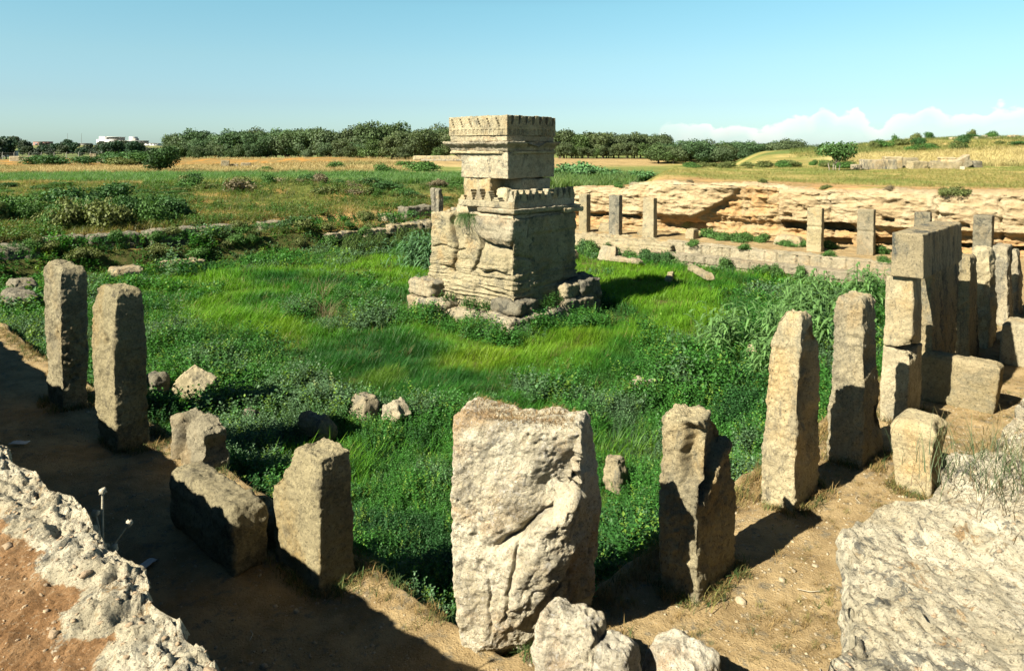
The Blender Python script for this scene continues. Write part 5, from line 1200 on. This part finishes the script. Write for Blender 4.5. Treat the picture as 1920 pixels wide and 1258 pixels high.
for i, (p0, Y, r_, h, k) in enumerate([(75, 150, 4, 1.8, 'dark'), (105, 148, 3.5, 2.0, 'dark'), (158, 146, 3, 1.7, 'dark'), (215, 155, 4, 2.3, 'dark'), (240, 150, 4.5, 2.6, 'dark'), (262, 148, 4, 2.2, 'green'), (225, 143, 4, 1.6, 'olive'), (185, 160, 2.5, 1.4, 'dark')]):
    bush('dark bush on the ruined mound left of the lone tree', px(p0, Y), Y, r_, h, k, i % 3, 'bushes on the ruined mound')
for i, (p0, Y, r_, h) in enumerate([(630, 118, 1.8, 1.2), (722, 100, 1.9, 1.4), (785, 112, 3.2, 1.5), (802, 110, 2.4, 1.4), (760, 125, 2, 1.1), (500, 108, 1.5, .9), (1060, 88, 2.2, 1.8), (1090, 84, 2.4, 1.9), (1120, 92, 2.2, 1.4), (1150, 86, 2.0, 1.2), (1195, 84, 1.8, 1.0), (1215, 80, 1.8, 1.1)]):
    bush('rounded green bush in the flat fields on either side of the shrine', px(p0, Y), Y, r_, h, 'reedy' if i > 5 else 'green', i % 3, 'bushes in the flat fields')
for i in range(26):
    p0 = rb.uniform(1230, 1620); Y = rb.uniform(62, 70)
    bush('low weedy bush on the far edge of the plateau below the wood', px(p0, Y), Y, rb.uniform(.5, 1.2), rb.uniform(.3, .7), rb.choice(['olive', 'green', 'olive']), rb.randint(3), 'weedy bushes at the plateau edge')
for i in range(20):
    p0 = rb.uniform(1600, 1925); Y = rb.uniform(90, 112)
    bush('low green bush on the grassy hill at the right', px(p0, Y), Y, rb.uniform(.7, 1.9), rb.uniform(.5, 1.3), rb.choice(['olive', 'green', 'dark']), rb.randint(3), 'bushes on the right-hand hill')
bush('small upright bush on the very top of the right-hand hill', px(1822, 108), 108, .8, 1.2, 'olive', 0)
def wall_plant(lb, a, b, r_, h, kind='green', v=0, group=None):
    x, y, _ = W(a, b); bush(lb, x, y, r_, h, kind, v, group, z=max(onwall(x, y, 0), 0), cat='plant', name='wall_plant')
for i, (a, b, r_, h, k) in enumerate([(35.6, 7.6, .45, .35, 'olive'), (35.9, 7.1, .55, .4, 'olive'), (34.9, 23.9, .35, .35, 'green'), (36.3, 16, .3, .25, 'olive'), (36.8, 13, .35, .25, 'olive'), (36.0, 20, .25, .2, 'dry'), (36.4, 10, .3, .25, 'dry')]):
    wall_plant('small tuft of scrub growing on the brow of the rock wall', a, b, r_, h, k, i % 3, 'scrub on the rock wall brow')
for i in range(26):
    b = rb.uniform(13.0, 18.5) if i < 18 else rb.uniform(6, 12); a = 33.9 + rb.uniform(-.5, .5); x, y, _ = W(a, b)
    bush('leafy green plant in the bed at the foot of the rock wall', x, y, rb.uniform(.35, .6), rb.uniform(.3, .5), 'green', i % 3, 'plants at the foot of the rock wall', z=0, cat='plant', name='leafy_plant')
for i in range(34):
    b = rb.uniform(6, 25); x, y, _ = W(30.2 + rb.uniform(-.3, .2), b)
    bush('leafy plant growing against the masonry steps at the far edge of the marsh', x, y, rb.uniform(.25, .6), rb.uniform(.35, .75), rb.choice(['green', 'dark']), i % 3, 'plants against the masonry steps', z=BZ, cat='plant', name='leafy_plant')
for i, (a, b) in enumerate([(31.3, 10.9), (31.2, 8.7), (31.1, 7.6), (31.0, 14.5), (30.9, 17)]):
    x, y, _ = W(a, b); bush('tuft of green sprouting on top of the masonry steps', x, y, .35, .3, 'green', i % 3, 'tufts on the masonry steps', z=0, cat='plant', name='leafy_plant')

# field growth: stuff laid by distance
def field_pts(rg_, n, p0, p1, y0, y1):
    u = rg_.uniform(0, 1, n); Y = 1/(1/y0 + (1/y1 - 1/y0)*u); p = rg_.uniform(p0, p1, n); return (p - 960)/1366*Y, Y
FT = [tuft(7, 1., .045, .12, np.random.RandomState(i + 160), .8, 2) for i in range(5)]
RTf = [tuft(8, 1., .07, .25, np.random.RandomState(i + 170), 1.0, 3) for i in range(5)]
rf = np.random.RandomState(51)
def cover(name, n, box, hsc, cols, T, cond=None, w=None, wsc=None, mat='grassblade'):
    x, y = field_pts(rf, n, *box); keep = np.ones(n, bool) if cond is None else cond(x, y); x, y = x[keep], y[keep]; m = len(x)
    z = terr(x, y); sc = rf.uniform(.7, 1.3, m)*hsc*(1 + .4*n2(x, y, .3, 2, 171)); c = mixcol(rf, m, cols, w)
    zc = zcol(x, y)*1.15
    c = c*.6 + zc*.4 if cols is not None else zc
    bake(name, T, np.stack([x, y, z - .02], 1), sc*(1 if wsc is None else wsc), c, M[mat], rf, rf.normal(0, .2, (m, 2)), zs=None)
inbank = lambda x, y: (abof(x, y)[1] > 35.8) | (abof(x, y)[0] > 34.6)
notplat = lambda x, y: x < 5 + .25*(y - 45)
cover('bank_grass', 34000, (-40, 1100, 29, 60), .36, [(.09, .15, .03), (.15, .165, .045), (.24, .17, .065), (.055, .12, .03)], FT, lambda x, y: inbank(x, y) & notplat(x, y))
def bank_leaves():
    x, y = field_pts(rf, 13000, -40, 1000, 29, 60); k = inbank(x, y) & notplat(x, y) & (n2(x, y, .25, 3, 181) > -.05); x, y = x[k], y[k]; m = len(x)
    bake('leafy_groundcover', HTs, np.stack([x, y, terr(x, y) - .03], 1), rf.uniform(.7, 1.5, m), mixcol(rf, m, [(.045, .11, .026), (.065, .135, .03), (.10, .13, .042)]), M['leaf'], rf)
bank_leaves()
cover('yellow_grass', 5000, (-30, 260, 59, 72), .5, [(.26, .20, .08), (.20, .17, .06)], FT, None, None, None, 'straw')
cover('reed_belt', 13000, (-30, 900, 73, 98), .75, [(.085, .175, .065), (.11, .18, .06), (.07, .15, .055)], RTf)
cover('reed_belt', 3500, (1035, 1260, 60, 100), 1.0, [(.085, .175, .065), (.11, .18, .06), (.10, .15, .045)], RTf, notplat)
cover('wheat', 12000, (-30, 760, 104, 140), .7, [(.29, .245, .115), (.25, .21, .10)], RTf, None, None, None, 'straw')
cover('wheat', 6000, (300, 850, 185, 235), .8, [(.30, .255, .12), (.25, .21, .10)], RTf, lambda x, y: (x > -95), None, 1.3, 'straw')
onpl = lambda x, y: (x > 8 + .28*(y - 45)) & (abof(x, y)[0] - WA(abof(x, y)[1]) > 4.3 + 5*np.random.RandomState(9).rand(len(x)))
cover('plateau_grass', 15000, (1180, 1960, 34, 66), .20, [(.27, .24, .08), (.17, .20, .05), (.32, .24, .10), (.14, .18, .05)], FT, onpl)
cover('pale_wheat', 9000, (1560, 1960, 66, 90), .42, [(.38, .33, .16), (.33, .28, .12)], FT, lambda x, y: x > 36, None, 1.2, 'straw')
cover('hill_grass', 9000, (1480, 1960, 88, 122), .34, [(.14, .19, .055), (.20, .20, .07)], FT, lambda x, y: x > 34 + 10*np.random.RandomState(3).rand(len(x)), None, 1.3)

# stones on the plateau
def field_stone(label, p0, p1, Y, h, mat='masonry', dep=.8, seed=0, tilt=None, rot=None, strata=0., name='dressed_stone', z=None, cat='stone block', group=None):
    x = px((p0 + p1)/2, Y); w_ = (p1 - p0)/1366*Y
    V, F = stone_mesh([(0, -w_/2, w_/2, -dep/2, dep/2), (h, -w_/2*.97, w_/2*.97, -dep/2*.95, dep/2*.95)], res=max(.05, w_/30), r=.06, amp=.05, fine=.02, seed=seed, strata=strata)
    o = obj(name, V, F, M[mat], loc=(x, Y, (tz(x, Y) if z is None else z) - .12)); o.rotation_euler = (tilt[0] if tilt else 0, tilt[1] if tilt else 0, rot if rot is not None else .3); tag(o, label, cat, group)
for i, a in enumerate([('large weathered block lying just right of the fig-like tree', 1612, 1680, 60, .95, 'weather'), ('small low stone touching the left end of the large weathered block', 1598, 1613, 60, .5, 'masonry'), ('pale slab resting behind the large weathered block', 1655, 1690, 62, 1.15, 'masonry'),
        ('upright pale cube-like stone right of the large weathered block', 1692, 1721, 63, 1.05, 'masonry'), ('thin flat slab behind the row of field stones', 1722, 1748, 65, .5, 'grey'), ('low squared stone in front of the upright cube-like stone', 1702, 1738, 60.5, .72, 'masonry'),
        ('long low stone in front of the leaning slab', 1744, 1802, 60.5, .70, 'masonry'), ('layered brown rock left of the leaning slab', 1762, 1790, 64, 1.05, 'pillar'), ('grey rounded stone between the thin slab and the layered rock', 1746, 1762, 64, .7, 'grey'), ('grey stone right of the leaning slab', 1820, 1840, 64, .7, 'grey'), ('small white stone at the foot of the long low stone', 1798, 1808, 60, .3, 'white')]):
    field_stone(a[0], a[1] + 1, a[2] - 2, a[3], a[4]*.86 + .1, a[5], seed=300 + i, strata=.12 if i == 7 else 0, rot=.25*math.sin(i*1.7))
field_stone('large pale slab leaning up to the right among the field stones', 1786, 1824, 63.5, 1.0, 'masonry', .7, 320, (0, -.45), .2)
for i in range(14):
    p0 = 1775 + rt.uniform(0, 100) if i < 9 else 1880 + rt.uniform(0, 40); Y = rt.uniform(103, 110); field_stone('pale stone of the low heap of rubble on the hilltop', p0, p0 + rt.uniform(6, 16), Y, rt.uniform(.3, .6), 'masonry', .7, 330 + i, name='rubble_stone', cat='stone', group='rubble on the hilltop')
# ruins in the fields
for i, a in enumerate([('roofless pale block of ruin left end of the broken wall in the wheat', 415, 430, 126, 1.5), ('middle piece of broken wall in the wheat behind the lone tree', 432, 446, 127, .8), ('right piece of the broken wall in the wheat', 452, 470, 127, 1.0), ('low stones trailing right of the broken wall in the wheat', 474, 492, 127, .45),
        ('pale box-shaped tomb stone on the ruined mound', 170, 181, 163, 1.6), ('broken grey wall piece on the ruined mound', 184, 214, 158, 1.1), ('long low wall at the left of the ruined mound', 22, 64, 155, 1.2), ('upright end of the low wall on the ruined mound', 64, 68, 154, 1.6)]):
    field_stone(a[0], a[1], a[2], a[3], a[4], 'masonry', 1.2, 350 + i, name='ruin_wall', cat='ruined wall')
field_stone('long ruined terrace wall of dark courses just left of the shrine in the field', 775, 872, 150, 1.0, 'weather', 1.2, 360, strata=.15, rot=-.05, name='ruin_wall', cat='ruined wall')
field_stone('second lower course of the ruined terrace wall left of the shrine', 790, 870, 145, .5, 'weather', 1.2, 361, strata=.12, rot=-.05, name='ruin_wall', cat='ruined wall')

# town
def house(name, label, boxes, mat='plaster', cat='building', group=None):
    """boxes: (px0, px1, y_bottom, y_top, Y, depth, part, material)"""
    b0 = boxes[0]; e = empty(name, (px((b0[0] + b0[1])/2, b0[4]), b0[4], tz(px(b0[0], b0[4]), b0[4]))); tag(e, label, cat, group)
    for (p0, p1, yb, yt, Y, dep, part_, mt) in boxes:
        x0, x1 = px(p0, Y), px(p1, Y); z0, z1 = CAMH + (280 - yb)/1366*Y, CAMH + (280 - yt)/1366*Y
        if part_ in ('wall', 'tower'): z0 -= 4
        U, F = boxgrid(1, 1, 1); V = U*np.array([(x1 - x0)/2, dep/2, (z1 - z0)/2]) + np.array([(x0 + x1)/2 - e.location.x, Y + dep/2 - e.location.y, (z0 + z1)/2 - e.location.z])
        o = obj(part_, V, F, M[mt], parent=e, smooth=False)
    return e
Yh = 640
bx = [(182, 213, 268, 261.5, Yh, 14, 'wall', 'plaster'), (187, 201, 261.5, 256, Yh + 1, 12, 'wall', 'plaster'), (200, 222, 261, 257.2, Yh + 2, 12, 'wall', 'concrete'), (198, 223, 257.3, 256.6, Yh + 1, 13, 'roof', 'plaster'), (210, 265, 269.5, 264.3, Yh + 3, 14, 'wall', 'concrete'), (210, 266, 264.4, 263.4, Yh + 2.5, 14, 'roof', 'plaster'),
      (243, 251, 264, 256.5, Yh + 6, 8, 'tower', 'plaster'), (251, 255, 264, 259.5, Yh + 6, 6, 'wall', 'concrete')]
for i in range(3): bx.append((186.5 + i*3.4, 189 + i*3.4, 265.5, 263.9, Yh - .15, .2, 'window', 'glass'))
for i in range(5): bx.append((203 + i*4, 206 + i*4, 260.3, 258.5, Yh + 1.85, .2, 'window', 'glass'))
for i in range(9): bx.append((224 + i*4.5, 227.4 + i*4.5, 267.6, 265.4, Yh + 2.85, .2, 'window', 'glass'))
house('hotel_building', 'long white flat-roofed building with a small tower on the distant rise', bx)
for i, (p0, p1, yb, yt, Y, mt, lb) in enumerate([(264, 282, 271, 268.5, 600, 'plaster', 'low white house right of the long white building'), (281, 294, 273, 269, 590, 'plaster', 'white house at the edge of the long wood'), (261, 268, 278, 273.5, 520, 'plaster', 'small white house half hidden behind dark trees'), (270, 283, 281, 277.5, 480, 'plaster', 'white roadside shed below the distant houses'),
        (63, 88, 275, 265.5, 620, 'brick', 'reddish unfinished building above the dark trees at the left'), (74, 79, 275, 270.5, 560, 'plaster', 'small white house in front of the reddish building'), (4, 10, 291, 282.5, 330, 'plaster', 'tiny white hut at the left edge beside the fence'), (26, 36, 277, 274, 560, 'plaster', 'pale low house left of the reddish building'), (107, 116, 275, 272.5, 580, 'plaster', 'small white house right of the reddish building'), (126, 136, 275, 272.5, 600, 'plaster', 'second small white house right of the reddish building'), (219, 227, 275, 271.5, 520, 'plaster', 'white shed below the middle of the long white building'), (93, 105, 273.5, 270.5, 620, 'concrete', 'grey low house right beside the reddish building'), (145, 160, 271, 268.8, 660, 'concrete', 'grey flat house left of the long white building')]):
    w3 = (p1 - p0)/4; hh = yb - yt
    house('house', lb, [(p0, p1, yb, yt, Y, 9, 'wall', mt), (p0 - .3, p1 + .3, yt + .3, yt - .25, Y - .3, 9.6, 'roof', 'concrete'), (p0 + w3*.6, p0 + w3*1.3, yb - hh*.3, yb - hh*.7, Y - .12, .2, 'window', 'glass'), (p0 + w3*2.5, p0 + w3*3.2, yb - hh*.3, yb - hh*.7, Y - .12, .2, 'window', 'glass')])
for i, p0 in enumerate([128, 154]):
    Y = 560; x = px(p0, Y); V, F = trunk_mesh(.3, [([(0, 0, 0), (0, 0, 5), (0, 0, 9.3)], .11, .07)]); k = len(V); V2, F2 = trunk_mesh(.1, [([(-1.2, 0, 9), (0, 0, 9.05), (1.2, 0, 9)], .08, .08)])
    o = obj('utility_pole', np.concatenate([V, V2 + [0, 0, 0]]), np.concatenate([F, F2 + k]), M['bark']); o.location = (x, Y, tz(x, Y)); tag(o, 'thin utility pole standing among the distant houses', 'utility pole', 'distant utility poles')
# wire fence with bent concrete posts
fe = empty('wire_fence', (px(100, 240), 240, tz(px(100, 240), 240))); tag(fe, 'wire fence with bent concrete posts across the far green field', 'fence')
ps = [-20, 5, 27, 55, 78, 102, 125, 148, 170, 191, 214, 237, 256, 275, 296]
for p0 in ps:
    Y = 240; x = px(p0, Y); z = tz(x, Y) - fe.location.z; V, F = trunk_mesh(.1, [([(0, 0, -.3), (0, 0, 1.2), (0, 0, 2.3), (.25, 0, 2.7)], .13, .09)])
    V[:, 0] += x - fe.location.x; V[:, 2] += z; obj('post', V, F, M['concrete'], parent=fe)
for zz in (.6, 1.2, 1.8, 2.3):
    pts = [(px(p0, 240) - fe.location.x, 0, tz(px(p0, 240), 240) - fe.location.z + zz) for p0 in ps]; Vs, Fs = [], []
    for j, p in enumerate(pts):
        for q in range(3): Vs.append((p[0], .012*math.cos(q*2.1), p[2] + .012*math.sin(q*2.1)))
    for j in range(len(pts) - 1):
        for q in range(3): Fs.append((j*3 + q, j*3 + (q + 1) % 3, j*3 + 3 + (q + 1) % 3, j*3 + 3 + q))
    obj('wire', np.array(Vs), np.array(Fs), M['concrete'], parent=fe)

for i in range(30):
    a = rb.uniform(8, 26); b = rb.uniform(34.3, 35.9); x, y, _ = W(a, b)
    bush('leafy bush creeping up in front of the ledge stones of the far bank', x, y, rb.uniform(.35, .65), rb.uniform(.3, .55), rb.choice(['green', 'olive', 'green', 'olive']), i % 3, 'bushes in front of the far ledge stones', z=float(court_h(np.array([a]), np.array([b]))[0]))
def path_litter():
    rg = np.random.RandomState(88)
    for i in range(9):
        a, b = [(7.4, 2.6), (8.6, 2.2), (6.3, 2.2), (9.6, 2.9), (5.8, 2.0), (12.2, 2.4), (3.2, 6.3), (2.6, 5.6), (7.9, 1.7)][i]; L_ = .14 + .12*rg.rand(); x, y, _ = W(a, b)
        V, F = trunk_mesh(.004, [([(0, 0, .01), (L_*.5, L_*.06, .018), (L_, -L_*.05, .01)], .004, .002)]); V = V[:, [0, 1, 2]]
        ring = np.tile(np.array([(0, .004*math.cos(q*.8976), .004*math.sin(q*.8976)) for q in range(7)]), (3, 1)); base_ = np.repeat(np.array([(0, 0, .02), (L_*.5, L_*.12, .022), (L_, -L_*.08, .018)]), 7, 0)
        o = obj('dry_stalk', base_ + ring, F, M['straw_plain']); o.location = (x, y, float(court_h(np.array([a]), np.array([b]))[0])); o.rotation_euler = (0, 0, rg.uniform(0, 6)); tag(o, 'short pale dry stalk lying on the bare earth of the walkway', 'dry stalk', 'dry stalks on the walkway')
path_litter()

for i in range(26):
    t = rt.rand(); p0 = 310 + t*520; Y = 255 - 55*t
    tree('pine', px(p0, Y), Y, 'small young pine filling the front edge of the long wood', 'young pines at the wood edge', rt.uniform(.5, .8), rt.randint(6))
for i in range(14):
    p0 = 1048 + i*14; Y = 174
    tree('broad', px(p0, Y), Y, 'small young tree at the front edge of the grove right of the shrine', 'young trees at the grove edge', rt.uniform(.4, .65), rt.randint(4))
def moss(cx, cy, ca, sa, wx, wy, z0, n, name):
    rg = np.random.RandomState(int(n)); T = [tuft(10, .05, .005, .03, np.random.RandomState(i + 500), 1.4, 2) for i in range(3)]; P = []
    o = bpy.data.objects[name]; me = o.data; co = np.empty(len(me.vertices)*3, np.float32); me.vertices.foreach_get('co', co); co = co.reshape(-1, 3)
    m = (np.abs(co[:, 0]) < wx) & (np.abs(co[:, 1]) < wy) & (co[:, 2] > z0); co = co[m]; P = co[rg.choice(len(co), n)]
    q = bake('dry_moss', T, P, rg.uniform(.4, 1.1, n), mixcol(rg, n, [(.24, .15, .07), (.20, .14, .06), (.28, .20, .10)]), M['straw'], rg); q.location = o.location; q.rotation_euler = o.rotation_euler
moss(0, 0, 1, 0, .19, .5, 2.02, 260, bp.name)
